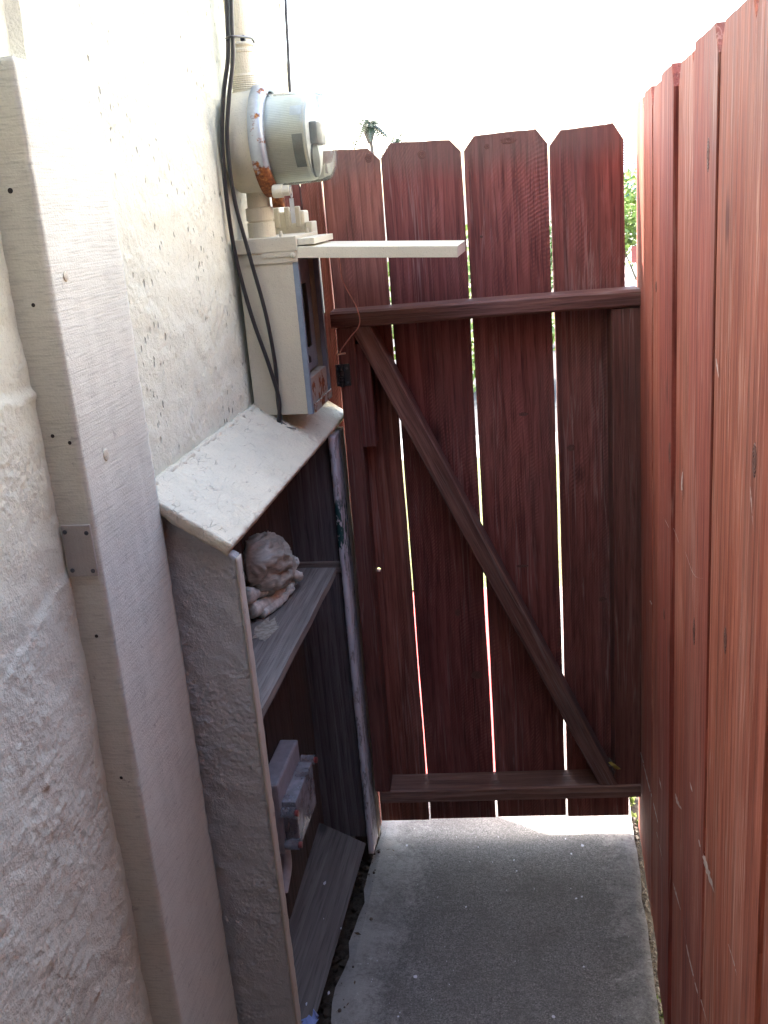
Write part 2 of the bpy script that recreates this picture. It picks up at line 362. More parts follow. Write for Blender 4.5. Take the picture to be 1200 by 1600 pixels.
# pale worn margins beside the cabinet and fence, with blotchy edges
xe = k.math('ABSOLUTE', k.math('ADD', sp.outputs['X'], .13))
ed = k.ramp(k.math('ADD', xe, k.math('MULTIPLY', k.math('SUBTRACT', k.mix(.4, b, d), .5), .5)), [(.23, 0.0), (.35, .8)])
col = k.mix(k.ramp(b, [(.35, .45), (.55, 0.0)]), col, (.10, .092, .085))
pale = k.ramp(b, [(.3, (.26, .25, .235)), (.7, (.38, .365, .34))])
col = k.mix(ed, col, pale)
st = k.ramp(k.noise(p, 17, 5, .75, .6), [(.6, 0.0), (.66, 1.0)])
col = k.mix(k.math('MULTIPLY', k.math('MULTIPLY', st, ed), .75), col, (.5, .49, .46))
dk = k.ramp(k.noise(p, 24, 4, .7), [(.62, 0.0), (.7, 1.0)])
col = k.mix(k.math('MULTIPLY', dk, .35), col, (.05, .045, .042))
nr = k.bump(c, .9, .0018); nr = k.bump(d, .6, .002, nr); nr = k.bump(a, .4, .01, nr)
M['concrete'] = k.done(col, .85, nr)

def ground_mat(name, c0, c1, sc=40, h=.01):
    k = NB(name); p = k.coord(rnd=False); n = k.noise(p, sc, 6, .7); m = k.noise(p, 1.1, 4)
    col = k.mix(k.math('MULTIPLY', m, .5), k.ramp(n, [(.3, c0), (.7, c1)]), c0)
    return k.done(col, .95, k.bump(n, .9, h))
M['dirt'] = ground_mat('dirt', (.03, .022, .016), (.11, .085, .06), 45, .012)
M['lawn'] = ground_mat('dry_lawn', (.07, .10, .03), (.22, .23, .08), 30, .03)
M['asphalt'] = ground_mat('asphalt', (.04, .04, .042), (.07, .07, .072), 60, .004)
M['redpaint'] = plain('red_floor_paint', (.42, .035, .03), .6, 0, .2, .3, 30)
M['leaf'] = plain('leaf_green', (.07, .13, .03), .5, 0, .5, .2, 12)
M['leafy'] = plain('leaf_bright_green', (.16, .22, .04), .5, 0, .45, .2, 9)
M['palmleaf'] = plain('palm_green', (.045, .065, .03), .5, 0, .4)
M['bark'] = plain('bark', (.14, .11, .085), .9, 0, .3, .6, 15)

# ============================================================ STRUCTURE
# ground sheet: level by the house, falling to the street beyond
def gz(y): 
    if y < 5: return -.035
    if y < 10: return -.035 - .50 * (y - 5) / 5
    if y < 30: return -.535 - .45 * (y - 10) / 20
    return -.985
ys = [-60, -5, 0, 1, 2, 3, 4, 5, 6, 7, 8, 9, 10, 12, 15, 20, 30, 60, 200, 900]
xs = [-600, -60, -10, -3, -1, 0, 1, 3, 10, 60, 600]
bm = bmesh.new(); G = [[bm.verts.new((x, y, gz(y))) for x in xs] for y in ys]
for j in range(len(ys) - 1):
    for i in range(len(xs) - 1): bm.faces.new((G[j][i], G[j][i + 1], G[j + 1][i + 1], G[j + 1][i]))
tag(link('ground', bm, M['dirt']), 'bare dark dirt showing beside the concrete path and under the cabinet', 'ground', kind='structure')
def sheet(name, x0, x1, y0, y1, dz, mat, label, cat, thick=.0):
    bm = bmesh.new(); yy = sorted({y0, y1} | {y for y in ys if y0 < y < y1})
    rows = [[bm.verts.new((x, y, gz(y) + dz)) for x in (x0, x1)] for y in yy]
    for a, b in zip(rows, rows[1:]): bm.faces.new((a[0], a[1], b[1], b[0]))
    return tag(link(name, bm, mat), label, cat, kind='structure')

# concrete path slab, chipped edges
bm = bmesh.new()
NX, NY = 36, 150; x0, x1, y0, y1 = -.512, .191, -3.0, 4.2
def slabp(i, j):
    x = x0 + (x1 - x0) * i / NX; y = y0 + (y1 - y0) * j / NY
    if i == 0: x += .018 * fbm(Vector((3, y * 7, 0)))
    if i == NX: x += .007 * fbm(Vector((8, y * 11, 0)))
    edge = (i in (0, NX))
    return (x, y, -.004 * edge + .0012 * noise.noise(Vector((x * 6, y * 6, 1))))
V = [[bm.verts.new(slabp(i, j)) for i in range(NX + 1)] for j in range(NY + 1)]
for j in range(NY):
    for i in range(NX): bm.faces.new((V[j][i], V[j][i + 1], V[j + 1][i + 1], V[j + 1][i]))
bd = [e for e in bm.edges if e.is_boundary]
r = bmesh.ops.extrude_edge_only(bm, edges=bd)
for v in r['geom']:
    if isinstance(v, bmesh.types.BMVert): v.co.z = -.1
tag(link('path', bm, M['concrete'], smooth=False), 'rough grey concrete path in the alley running under the gate', 'path', kind='structure')
# red painted walk beyond the gate
bm = bmesh.new(); add_box(bm, (-.63, 2.62, -.05), (-.06, 4.15, .014), .004)
tag(link('walkway', bm, M['redpaint']), 'red painted concrete walk seen in slivers through the gate gaps', 'walkway', kind='structure')
sheet('lawn', -9, 9, 4.25, 7.6, .008, M['lawn'], 'sunlit yellow green lawn beyond the gate', 'lawn')
sheet('pavement', -40, 40, 7.6, 8.9, .012, M['concrete'], 'pavement between the lawn and the street', 'pavement')
sheet('road', -60, 60, 8.9, 19.5, .004, M['asphalt'], 'grey asphalt street beyond the lawn', 'road')

# ---------------- house wall (left)
XW = -.64; WY0, WY1, WH = -2.5, 2.73, 3.3
def wall_disp(y, z):
    p = Vector((0, y, z))
    d = .0030 * fbm(p * 5, 4) + .0020 * fbm(p * 19 + Vector((3, 3, 3)), 3)
    near = y < 1.25
    if y < 1.30: d -= .017
    m = max(0, fbm(p * 2.6 + Vector((7, 0, 1)), 3)) * 1.4 + (.35 if near and z < 1.2 else 0)
    d += .0022 * m * max(0, fbm(Vector((0, y * 75, z * 60)), 4))             # gritty blobs of stucco
    d += .0009 * noise.noise(Vector((5, y * 85, z * 70)))
    if near:
        q = noise.noise(p * 24); q2 = noise.noise(p * 60)
        zl = 1.505 + .012 * math.sin(y * 9) + .007 * q + .003 * q2
        d += .0055 * math.exp(-((z - zl) / .006) ** 2) * (.6 + .6 * q) + .0035 / (1 + math.exp((z - zl) / .003))
        zl = 1.20 + .32 * (y - 1.05) + .014 * q + .003 * q2
        d += .0045 * math.exp(-((z - zl) / .005) ** 2) * (.5 + .9 * q2) + .0025 / (1 + math.exp((z - zl) / .003))
        # loose crumbs in a diagonal band
        bd_ = math.exp(-((y - 1.02 - .12 * (1.0 - z)) / .05) ** 2) * (1 if z < 1.1 else 0)
        d += .0075 * bd_ * max(0, noise.noise(Vector((2, y * 95, z * 80))) - .22)
    return d
bm = bmesh.new()
ya, yb, za, zb = .72, WY1, -.06, 2.45; st = .0052
ny = int((yb - ya) / st); nz = int((zb - za) / st)
rows = []
for j in range(nz + 1):
    z = za + (zb - za) * j / nz; row = []
    for i in range(ny + 1):
        y = ya + (yb - ya) * i / ny
        e = min(1, min(j, nz - j, i) / 3)
        row.append(bm.verts.new((XW + (wall_disp(y, z) - .002) * e, y, z)))
    rows.append(row)
for j in range(nz):
    for i in range(ny): bm.faces.new((rows[j][i], rows[j][i + 1], rows[j + 1][i + 1], rows[j + 1][i]))
# rest of the house body around the detailed patch
def quad(pts): bm.faces.new([bm.verts.new(p) for p in pts])
for (a, b, c, d) in ((WY0, ya, -.3, WH), (ya, yb, zb, WH), (ya, yb, -.3, za)):
    quad([(XW, a, c), (XW, b, c), (XW, b, d), (XW, a, d)])
XB = -5.5
quad([(XW, WY1, -.3), (XB, WY1, -.3), (XB, WY1, WH), (XW, WY1, WH)])
quad([(XW, WY0, -.3), (XB, WY0, -.3), (XB, WY0, WH), (XW, WY0, WH)])
quad([(XB, WY0, -.3), (XB, WY1, -.3), (XB, WY1, WH), (XB, WY0, WH)])
quad([(XW, WY0, WH), (XW, WY1, WH), (XB, WY1, WH), (XB, WY0, WH)])
house_wall = empty('house', (XW, 0, 0), 0, 'cream stucco house wall rising along the left of the alley', 'house')
o = link('stucco_wall', bm, M['stucco'], None, smooth=True); o.parent = house_wall; o.location = (-XW, 0, 0)

# unseen dark wall and roof added behind the camera to block sky light
light_block = empty('added_light_block', (.5, -1.85, 0), 0, 'added unseen dark wall and roof blocking sky light behind the viewpoint', 'house')
o = box('wall', (-1.12, -.10, -.2), (3.2, .10, 2.9), plain('dark_grey_block_paint', (.07, .075, .085), .8), light_block, .005)
o = box('added_roof', (-1.3, -.15, 2.905), (3.4, 2.35, 3.02), M['frame'], light_block, .005)  # roof added overhead, out of view, to darken the camera-facing sides
# unseen pale house added beyond the right fence to bounce sun onto the wall
nb_ = empty('added_bounce_house', (3.3, 2.5, 0), 0, 'added unseen pale house beyond the right hand fence, bouncing sun onto the wall', 'house')
M['bouncestucco'] = plain('pale_bounce_stucco', (.80, .76, .68), .85, 0, .04, .3, 40)
box('wall', (0, -6, -.2), (5, 6, 4.2), M['bouncestucco'], nb_, .005)
for wy in (-4.4, -1.6, 1.2, 4.0):
    wn = box('window', (-.02, wy, 1.1), (-.001, wy + 1.1, 2.2), M['window'], nb_, .002)
    box('frame', (-.035, wy - .06, 1.03), (-.003, wy + 1.16, 1.098), M['bouncestucco'], wn, .002)
# ============================================================ GATE
GA = Vector((-.478, 2.359, 0)); GROT = R(4.1786)
gate = empty('gate', GA, GROT, 'dark red brown wooden gate with diagonal brace closing the alley', 'gate')
def outline_board(wid, H, T, dog=.024, dz=.03, z0=0, hole=None, jit=.0016, seed=0, top_slope=0, notchL=True, notchR=True, bow=0):
    """picket with front face at y=0 and back at y=T; x from 0 to wid; long axis z"""
    rnd = random.Random(seed); bm = bmesh.new(); n = 26
    zl = [z0 + (H - dz - z0) * i / n for i in range(n + 1)]
    L = [(jit * fbm(Vector((seed * 3.1, z * 2.6, 0)), 3) * 1.6 + (rnd.random() - .5) * jit * .3, z) for z in zl]
    Rr = [(wid + jit * fbm(Vector((seed * 5.7 + 40, z * 2.6, 0)), 3) * 1.6 + (rnd.random() - .5) * jit * .3, z) for z in zl]
    top = []
    nt_ = 7
    xa = dog if notchL else 0; xb = wid - (dog if notchR else 0)
    for i in range(nt_ + 1):
        t = i / nt_; top.append((xb + (xa - xb) * t, H + top_slope * (1 - t) + (rnd.random() - .5) * .0016))
    pts = L[:1] + Rr + top + L[:0:-1]
    vsb = [bm.verts.new((x, 0, z)) for x, z in pts]
    edges = [bm.edges.new((vsb[i], vsb[(i + 1) % len(vsb)])) for i in range(len(vsb))]
    if hole:
        hx, hz, hr = hole; hv = [bm.verts.new((hx + hr * math.cos(t * math.pi / 6), 0, hz + hr * math.sin(t * math.pi / 6))) for t in range(12)]
        edges += [bm.edges.new((hv[i], hv[(i + 1) % 12])) for i in range(12)]
        bmesh.ops.triangle_fill(bm, edges=edges, use_beauty=True)
    else:
        # strips across keep the faces well shaped
        m = len(L)
        lefts = [vsb[0]] + [vsb[len(pts) - i] for i in range(1, m)]
        rights = [vsb[1 + i] for i in range(m)]
        for i in range(m - 1): bm.faces.new((lefts[i], rights[i], rights[i + 1], lefts[i + 1]))
        bm.faces.new([lefts[-1], rights[-1]] + [vsb[1 + m + i] for i in range(nt_ + 1)])
    fr = bm.faces[:]
    r = bmesh.ops.extrude_face_region(bm, geom=fr)
    nv = [g for g in r['geom'] if isinstance(g, bmesh.types.BMVert)]
    for v in nv: v.co.y += T
    if not hole:
        bmesh.ops.recalc_face_normals(bm, faces=bm.faces[:])
        es = [e for e in bm.edges if len(e.link_faces) == 2 and e.calc_face_angle(0) > 1.0]
        bmesh.ops.bevel(bm, geom=es, offset=.0013, segments=1, affect='EDGES')
    if bow:
        for v in bm.verts: v.co.y += bow * math.sin(v.co.z / H * math.pi)
    return bm
GB = [(-.018, .1135, 1.815, False), (.1175, .2985, 1.818, True), (.3045, .4895, 1.818, True), (.4955, .6575, 1.814, True)]
for i, (a, b, h, nl) in enumerate(GB):
    hole = (.0331 - a, .798, .0062) if i == 0 else None
    bm = outline_board(b - a, h, .019, z0=.052 + .002 * (i % 3), hole=hole, seed=i + 1, jit=.0013, notchL=nl, top_slope=(-.004, -.004, .003, .005)[i])
    o = link('picket', bm, M['redgate'], gate, mw=Matrix.Translation((a, 0, 0)))
def plank_bm(wid, dep, L, bev=.002, wob=.0012, seed=0, segs=14):
    """long axis z, x in [0,wid], y in [-dep,0]"""
    bm = bmesh.new(); rings = []
    c = bev
    sec = [(c, 0), (wid - c, 0), (wid, -c), (wid, -dep + c), (wid - c, -dep), (c, -dep), (0, -dep + c), (0, -c)]
    for j in range(segs + 1):
        z = L * j / segs
        dx = wob * noise.noise(Vector((seed * 7.3, z * 3, 0))); dy = wob * noise.noise(Vector((seed * 7.3 + 50, z * 3, 0)))
        rings.append([bm.verts.new((x + dx + .4 * wob * noise.noise(Vector((x * 90, y * 90, z * 14 + seed))), y + min(0, dy), z)) for x, y in sec])
    for a, b in zip(rings, rings[1:]):
        for i in range(8): bm.faces.new((a[i], a[(i + 1) % 8], b[(i + 1) % 8], b[i]))
    bm.faces.new(rings[0][::-1]); bm.faces.new(rings[-1]); return bm
def plank(name, p, axis, side, wid, dep, L, mat, parent, seed=0, **kw):
    """p: start corner; axis: long direction; side: direction of width; depth goes to -(axis x side)..."""
    z = Vector(axis).normalized(); x = Vector(side); x = (x - z * x.dot(z)).normalized(); y = z.cross(x)
    mw = Matrix((x, y, z)).transposed().to_4x4(); mw.translation = Vector(p)
    return link(name, plank_bm(wid, dep, L, seed=seed, **kw), mat, parent, mw=mw)
FD = .085   # depth of the frame in front of the boards
# rails: long axis +x, width (vertical) along z
# y = axis x side: for axis +X, side -Z -> y = X x -Z = +Y ; depth goes to -Y (towards the alley)
plank('rail', (-.019, -.0005, 1.4625), (1, 0, .0035), (0, 0, -1), .038, FD, .698, M['frame'], gate, 1, bev=.005)
plank('rail', (-.004, -.0005, .2005), (1, 0, .001), (0, 0, -1), .037, FD, .680, M['frame'], gate, 2, bev=.003)
# stiles
plank('stile', (-.0175, -.0005, .2010), (.008, 0, 1), (1, 0, 0), .040, FD, 1.223, M['redframe'], gate, 3, bev=.002)
plank('stile', (.612, -.0005, .2010), (.003, 0, 1), (1, 0, 0), .066, FD - .006, 1.223, M['redframe'], gate, 4, bev=.002)
plank('filler_block', (.0275, -.0005, 1.140), (.003, 0, 1), (1, 0, 0), .035, FD - .012, .245, M['redframe'], gate, 5)
# brace
p0 = Vector((.0655, -.0005, 1.4215)); p1 = Vector((.617, -.0005, .2025)); ax = (p1 - p0)
def brace_bm():
    # parallelogram with plumb ends, cut to sit between the rails
    bm = bmesh.new(); wx = .0475; rings = []; n = 16
    for j in range(n + 1):
        t = j / n; q = Vector((.0235, 0, 1.4235)).lerp(Vector((.571, 0, .2015)), t)
        dx = .0015 * noise.noise(Vector((t * 5, 0, 3)))
        rings.append([bm.verts.new((q.x + dx + a, b, q.z)) for a, b in ((0.002, -.0004), (wx - .002, -.0004), (wx, -.003), (wx, -FD + .006), (wx - .0025, -FD + .003), (.0025, -FD + .003), (0, -FD + .006), (0, -.003))])
    for a, b in zip(rings, rings[1:]):
        for i in range(8): bm.faces.new((a[i], a[(i + 1) % 8], b[(i + 1) % 8], b[i]))
    bm.faces.new(rings[0][::-1]); bm.faces.new(rings[-1]); return bm
bmb = brace_bm()
# local frame with z along the brace so the grain follows it
z = (Vector((.571, 0, .2015)) - Vector((.0235, 0, 1.4235))).normalized(); y = Vector((0, 1, 0)); x = y.cross(z)
mw = Matrix((x, y, z)).transposed().to_4x4(); mw.translation = Vector((.0235, 0, 1.4235)); bmb.transform(mw.inverted())
link('brace', bmb, M['frame'], gate, mw=mw)
# knots showing on the pickets
k = NB('wood_knot'); tcq = k.n('ShaderNodeTexCoord'); wvk = k.n('ShaderNodeTexWave', wave_type='RINGS', rings_direction='Y')
k.l(tcq.outputs['Object'], wvk.inputs['Vector']); wvk.inputs['Scale'].default_value = 90; wvk.inputs['Distortion'].default_value = 1.5; wvk.inputs['Detail'].default_value = 2
M['knot'] = k.done(k.mix(k.math('MULTIPLY', wvk.outputs['Fac'], .7), (.16, .065, .05), (.05, .02, .016)), .7, k.bump(wvk.outputs['Fac'], .5, .001))
def knot_on(parent, M4, u, z_, rx, rz_, seed):
    bm = bmesh.new(); n = 14; rings = []
    for (f_, h_) in ((1.0, -.0002), (.8, .0007), (.45, .0009), (.2, .0003)):
        rings.append([bm.verts.new((f_ * rx * math.cos(t * 2 * math.pi / n) * (1 + .12 * math.sin(t * 2.3 + seed)), -h_, f_ * rz_ * math.sin(t * 2 * math.pi / n))) for t in range(n)])
    for a, b in zip(rings, rings[1:]):
        for i in range(n): bm.faces.new((a[i], a[(i + 1) % n], b[(i + 1) % n], b[i]))
    bm.faces.new(rings[-1]); link('knot', bm, M['knot'], parent, mw=M4 @ Matrix.Translation((u, 0, z_)))
gpk = [o_ for o_ in gate.children if o_.name.startswith('picket')]; gpk.sort(key=lambda o_: o_.matrix_basis.translation.x)
for (i, u, z_, rx, rz_) in ((0, .108, 1.790, .009, .010), (1, .093, 1.788, .010, .010), (2, .052, 1.793, .006, .006), (2, .100, 1.802, .019, .008), (2, .110, 1.18, .012, .005), (2, .093, .79, .016, .004),
                            (3, .030, 1.09, .010, .009), (3, .100, .69, .010, .008), (1, .110, .67, .008, .010), (1, .150, .49, .016, .012), (2, .030, 1.60, .004, .004)):
    knot_on(gpk[i], Matrix.Identity(4), u, z_, rx, rz_, i + u * 50)
# hinge on the stile
hg = box('hinge', (-.0175, -FD - .004, 1.292), (.016, -FD - .0008, 1.343), M['blackmetal'], gate, .0008)
bm = bmesh.new(); 
for zz in (1.296, 1.309, 1.322, 1.335): add_cyl(bm, (-.004, -FD - .008, zz - .005), (-.004, -FD - .008, zz + .0045), .0055, seg=12)
link('knuckle', bm, M['blackmetal'], hg)
for sx in (-.012, .009):
    for zz in (1.300, 1.333):
        bm = bmesh.new(); add_cyl(bm, (sx, -FD - .0055, zz), (sx, -FD - .004, zz), .003, seg=8); link('screw', bm, M['darkmetal'], hg)

# post with narrow pickets left of the gate
post = empty('gate_post', (-.60, 2.40, 0), R(4.18), 'dark red post with narrow pickets between house wall and gate', 'post')
plank('post_timber', (.002, .103, 0), (0, 0, 1), (1, 0, 0), .075, .085, 1.70, M['frame'], post, 9)
bm = outline_board(.050, 1.80, .018, z0=.0, seed=31, dog=.008); link('picket', bm, M['redgate'], post, mw=Matrix.Translation((.0405, .0, 0)))
bm = outline_board(.040, 1.77, .018, z0=.0, seed=32, dog=.008); link('picket', bm, M['redgate'], post, mw=Matrix.Translation((-.002, .0, 0)))

# ============================================================ RIGHT FENCE
fence = empty('fence', (.205, 0, 0), 0, 'tall reddish wooden picket fence along the right side of the alley', 'fence')
# (far edge, near edge, offset towards the alley, top)
FB = [(2.425, 2.245, .000, 1.857), (2.240, 2.065, .001, 1.862), (2.061, 1.882, .000, 1.858), (1.879, 1.688, .007, 1.862), (1.684, 1.512, .0, 1.858),
      (1.508, 1.297, .004, 1.864), (1.293, 1.084, .0015, 1.86), (1.080, .925, .004, 1.866), (.920, .735, .0, 1.861)]
yy = .730
while yy > -2.3:
    FB.append((yy, yy - .18, random.uniform(0, .006), 1.86 + random.uniform(-.006, .006))); yy -= .1845
for i, (ya_, yb_, off, h) in enumerate(FB):
    bm = outline_board(ya_ - yb_, h, .017, z0=.004, seed=60 + i, jit=.0014, dog=.026, dz=.034)
    # local x -> -Y (far to near), local y (thickness) -> +X away from alley
    mw = Matrix(((0, 1, 0), (-1, 0, 0), (0, 0, 1))).to_4x4(); mw.translation = Vector((-off + random.uniform(0, .0008), ya_, 0))
    link('picket', bm, M['redfence'], fence, mw=mw)
for zz in (.35, 1.45):
    plank('rail', (.060, 2.44, zz), (0, -1, 0), (0, 0, 1), .085, .036, 4.5, M['frame'], fence, 12)
for py in (2.38, .2, -2.0):
    plank('post_timber', (.157, py, -.02), (0, 0, 1), (-1, 0, 0), .088, .085, 1.75, M['frame'], fence, 13)
fpk = [o_ for o_ in fence.children if o_.name.startswith('picket')]; fpk.sort(key=lambda o_: -o_.matrix_basis.translation.y)
for (i, u, z_, rx, rz_) in ((3, .17, 1.25, .012, .020), (3, .10, .92, .010, .012), (5, .09, 1.05, .012, .024), (5, .15, 1.72, .010, .022), (6, .12, 1.15, .010, .020), (7, .06, 1.42, .011, .02), (2, .06, 1.5, .01, .012)):
    knot_on(fpk[i], Matrix.Identity(4), u, z_, rx, rz_, i)
# pale gouges scraped into the pickets
k = NB('bare_scraped_wood'); M['scrape'] = k.done(k.ramp(k.noise(k.coord(rnd=False), 90, 3), [(.35, (.38, .27, .24)), (.65, (.62, .55, .52))]), .8)
def fpt(px, py, X=.2035):
    d = Vector([CM[r][0] * (px - 600) + CM[r][1] * (py - 800) + CM[r][2] * 1564.3 for r in range(3)]); t = X / d.x
    return Vector((0, 0, 1.70)) + d * t
bm = bmesh.new()
def fence_x(y):
    for a, b, off, h in FB:
        if b <= y <= a: return .205 - off - .0024
    return .203
def scrape(pts, wmax):
    n = 22; path = smooth_path([(a, b, 0) for a, b in pts], n); L = []; Rr = []
    for i, q in enumerate(path):
        t = i / (len(path) - 1); w_ = wmax * math.sin(math.pi * min(1, t * .9 + .08)) * (.45 + .9 * abs(noise.noise(Vector((q.x * .12, q.y * .12, 2)))))
        if noise.noise(Vector((q.x * .05, q.y * .05, 9))) < -.25: w_ *= .1
        c0, c1 = fpt(q.x - w_, q.y), fpt(q.x + w_, q.y); x = fence_x((c0.y + c1.y) / 2)
        L.append(bm.verts.new((x, c0.y, c0.z))); Rr.append(bm.verts.new((x, c1.y, c1.z)))
    for i in range(len(L) - 1):
        if abs(L[i].co.x - L[i + 1].co.x) < .001: bm.faces.new((L[i], L[i + 1], Rr[i + 1], Rr[i]))
scrape([(994, 1150), (1008, 1200), (1025, 1270), (1042, 1345)], 0.99)
scrape([(1052, 1378), (1058, 1400), (1065, 1425)], 1.57)
scrape([(1071, 1432), (1078, 1480), (1092, 1540), (1108, 1600)], 1.57)
scrape([(1097, 1312), (1104, 1345), (1111, 1370), (1119, 1395)], 3.83)
scrape([(1056, 1240), (1060, 1255), (1066, 1265)], 2.7)
scrape([(1083, 1222), (1087, 1238)], 1.35)
scrape([(1144, 1475), (1152, 1500), (1158, 1525)], 0.81)
scrape([(1068, 730), (1066, 760), (1069, 790)], 1.57)
scrape([(1017, 938), (1019, 945)], 1.8)
scrape([(1000, 850), (996, 880), (1002, 890)], 0.99)
scrape([(1075, 860), (1090, 898), (1108, 905)], 0.54)
scrape([(1040, 800), (1055, 830), (1062, 850)], 0.45)
scrape([(1122, 560), (1126, 590)], 1.35)
scrape([(1180, 760), (1184, 820)], 0.9)
scrape([(1036, 1215), (1040, 1235)], 0.9)
for v in bm.verts: v.co.x -= .205
tag(link('scrape_marks', bm, M['scrape'], fence), 'pale scratches and gouges scraped into the red pickets', kind='stuff')

# ============================================================ TRIM BOARD on the wall
trim = empty('trim_board', (-.625, 1.2, 0), 0, 'thick cream painted upright board fixed to the stucco, sawn face to the alley', 'board')
def trim_fn(p, n):
    return .0007 * fbm(p * 16, 3) + .0006 * noise.noise(Vector((p.x * 60, p.y * 60, p.z * 7)))
o = rough_box('timber', (-.672, 1.192, -.03), (-.605, 1.420, 1.893), .0085, trim_fn, M['trim'], None, chip=.0014)
o.parent = trim; o.location = (.625, -1.2, 0)
def on_trim_side(name, x, z, r, mat, d=.0015):
    bm = bmesh.new(); add_lathe(bm, [(r, 0), (r, d * .5), (r * .7, d)], (x + .625, 1.1915 - 1.2, z), (0, -1, 0), seg=12); return link(name, bm, mat, trim)
M['hole'] = plain('dark_nail_hole', (.03, .022, .018), .9)
for (x, z) in ((-.637, 1.745), (-.634, 1.608), (-.64, 1.44), (-.618, 1.43), (-.63, .93), (-.629, 1.155)):
    on_trim_side('nail_hole', x, z, .0034 if z > 1.7 else .0026, M['hole'], .0006)
pl = box('mending_plate', (.625 - .6505, 1.1878 - 1.2, 1.245), (.625 - .609, 1.1912 - 1.2, 1.318), cream('scratched_painted_plate', (.40, .375, .34), .4, grain=.8, flakes=.3), trim, .0007)
for (x, z) in ((-.6455, 1.309), (-.615, 1.307), (-.6445, 1.254), (-.615, 1.253)):
    bm = bmesh.new(); add_lathe(bm, [(.0032, 0), (.0032, .0006), (.002, .0012)], (x + .625, 1.1876 - 1.2, z), (0, -1, 0), seg=10); link('screw', bm, M['darkmetal'], pl)
for (y, z, r_) in ((1.232, 1.638, .006), (1.262, 1.395, .0075)):
    bm = bmesh.new(); add_lathe(bm, [(r_ * 1.15, 0), (r_, .0012), (r_ * .4, .0018)], (.0202, y - 1.2, z), (1, 0, 0), seg=14); link('nail_head', bm, M['metalpaint'], trim)

# ============================================================ CABINET
cab = empty('wall_cabinet', (-.57, 1.9, 0), 0, 'open fronted wooden cupboard with sloping cream lid against the house wall', 'cabinet')
def put(o): o.parent = cab; o.matrix_basis = Matrix.Translation((.57, -1.9, 0)) @ o.matrix_basis; return o
def lump_fn(p, n):
    return .0030 * fbm(Vector((p.x * 34, p.y * 34, p.z * 26)), 4) * .6 + .0013 * fbm(Vector((p.x * 105, p.y * 105, p.z * 80)), 3)
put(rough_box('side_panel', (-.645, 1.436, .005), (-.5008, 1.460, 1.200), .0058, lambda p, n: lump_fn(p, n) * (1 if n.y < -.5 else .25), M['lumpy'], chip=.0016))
M['creamstrip'] = cream('scuffed_cream_wood', (.56, .50, .41), .3, grain=.6, flakes=.55, rough=.65)
SPO = [o_ for o_ in COL.objects if o_.name.startswith('side_panel')][0]
for v in SPO.data.vertices:
    v.co.z += (v.co.z / 1.2) * ((-v.co.x - .50) * .672 - .024)
put(rough_box('edge_strip', (-.5005, 1.434, .004), (-.4965, 1.459, 1.176), .006, lambda p, n: .0008 * fbm(p * 30, 3), M['creamstrip'], chip=.0008))
# sloping lid
al = R(34.0); ld = .172
mw = Matrix.Translation((-.495, 0, 1.203)) @ Matrix.Rotation(al, 4, 'Y')
def lid_fn(p, n):
    d = .0011 * fbm(p * 26, 4) + .0012 * max(0, fbm(Vector((p.x * 90, p.y * 11, 0)), 3))
    return d
put(rough_box('lid', (-ld, 1.418, -.021), (0, 2.402, 0), .0056, lid_fn, M['lid'], mw=mw, chip=.0030))
# caulk bead where the lid meets the stucco
bm = bmesh.new()
pts = [(-.634 + .004 * noise.noise(Vector((i * .7, 3, 0))), 1.42 + i * .0355, 1.291 + .006 * noise.noise(Vector((i * .9, 0, 0)))) for i in range(28)]
add_tube(bm, pts, .011, 8, 4, rf=lambda t: .0065 + .006 * noise.noise(Vector((t * 60, 0, 0))))
for v in bm.verts: v.co += Vector((1, 0, 1)) * .003 * noise.noise(v.co * 120)
put(link('caulk_bead', bm, M['lid'], smooth=True))
# end panel, two strips at its front, middle shelf, cleats, back boards
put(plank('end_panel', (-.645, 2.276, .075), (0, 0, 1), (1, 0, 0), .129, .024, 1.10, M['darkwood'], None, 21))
k = NB('peeling_blue_white_paint'); p = k.coord(rnd=False); n = k.noise(k.coord((60, 60, 14), rnd=False), 1, 5, .7)
col = k.ramp(n, [(.30, (.70, .71, .76)), (.54, (.58, .60, .66)), (.57, (.22, .21, .21)), (.64, (.45, .47, .54))])
tcn = k.n('ShaderNodeTexCoord'); spn = k.n('ShaderNodeSeparateXYZ'); k.l(tcn.outputs['Object'], spn.inputs[0])
band = k.math('MULTIPLY', k.ramp(k.math('SUBTRACT', spn.outputs['Z'], .82), [(0.0, 0.0), (.06, 1.0)]), k.ramp(k.math('SUBTRACT', 1.05, spn.outputs['Z']), [(0.0, 0.0), (.04, 1.0)]))
gm = k.math('MULTIPLY', band, k.ramp(k.noise(k.coord((70, 70, 26), rnd=False), 1, 4), [(.5, 0.0), (.54, 1.0)]))
col = k.mix(gm, col, (.02, .085, .08))
M['peel'] = k.done(col, .7, k.bump(n, .7, .002))
put(rough_box('peeling_strip', (-.5155, 2.236, .032), (-.5015, 2.315, 1.180), .0065, lambda p, n: .0011 * fbm(Vector((p.x * 50, p.y * 50, p.z * 12)), 3), M['peel'], chip=.0012))
put(rough_box('outer_strip', (-.5165, 2.3165, .028), (-.4995, 2.352, 1.178), .0065, lambda p, n: .0009 * fbm(Vector((p.x * 50, p.y * 50, p.z * 12)), 3), M['creamstrip'], chip=.0012))
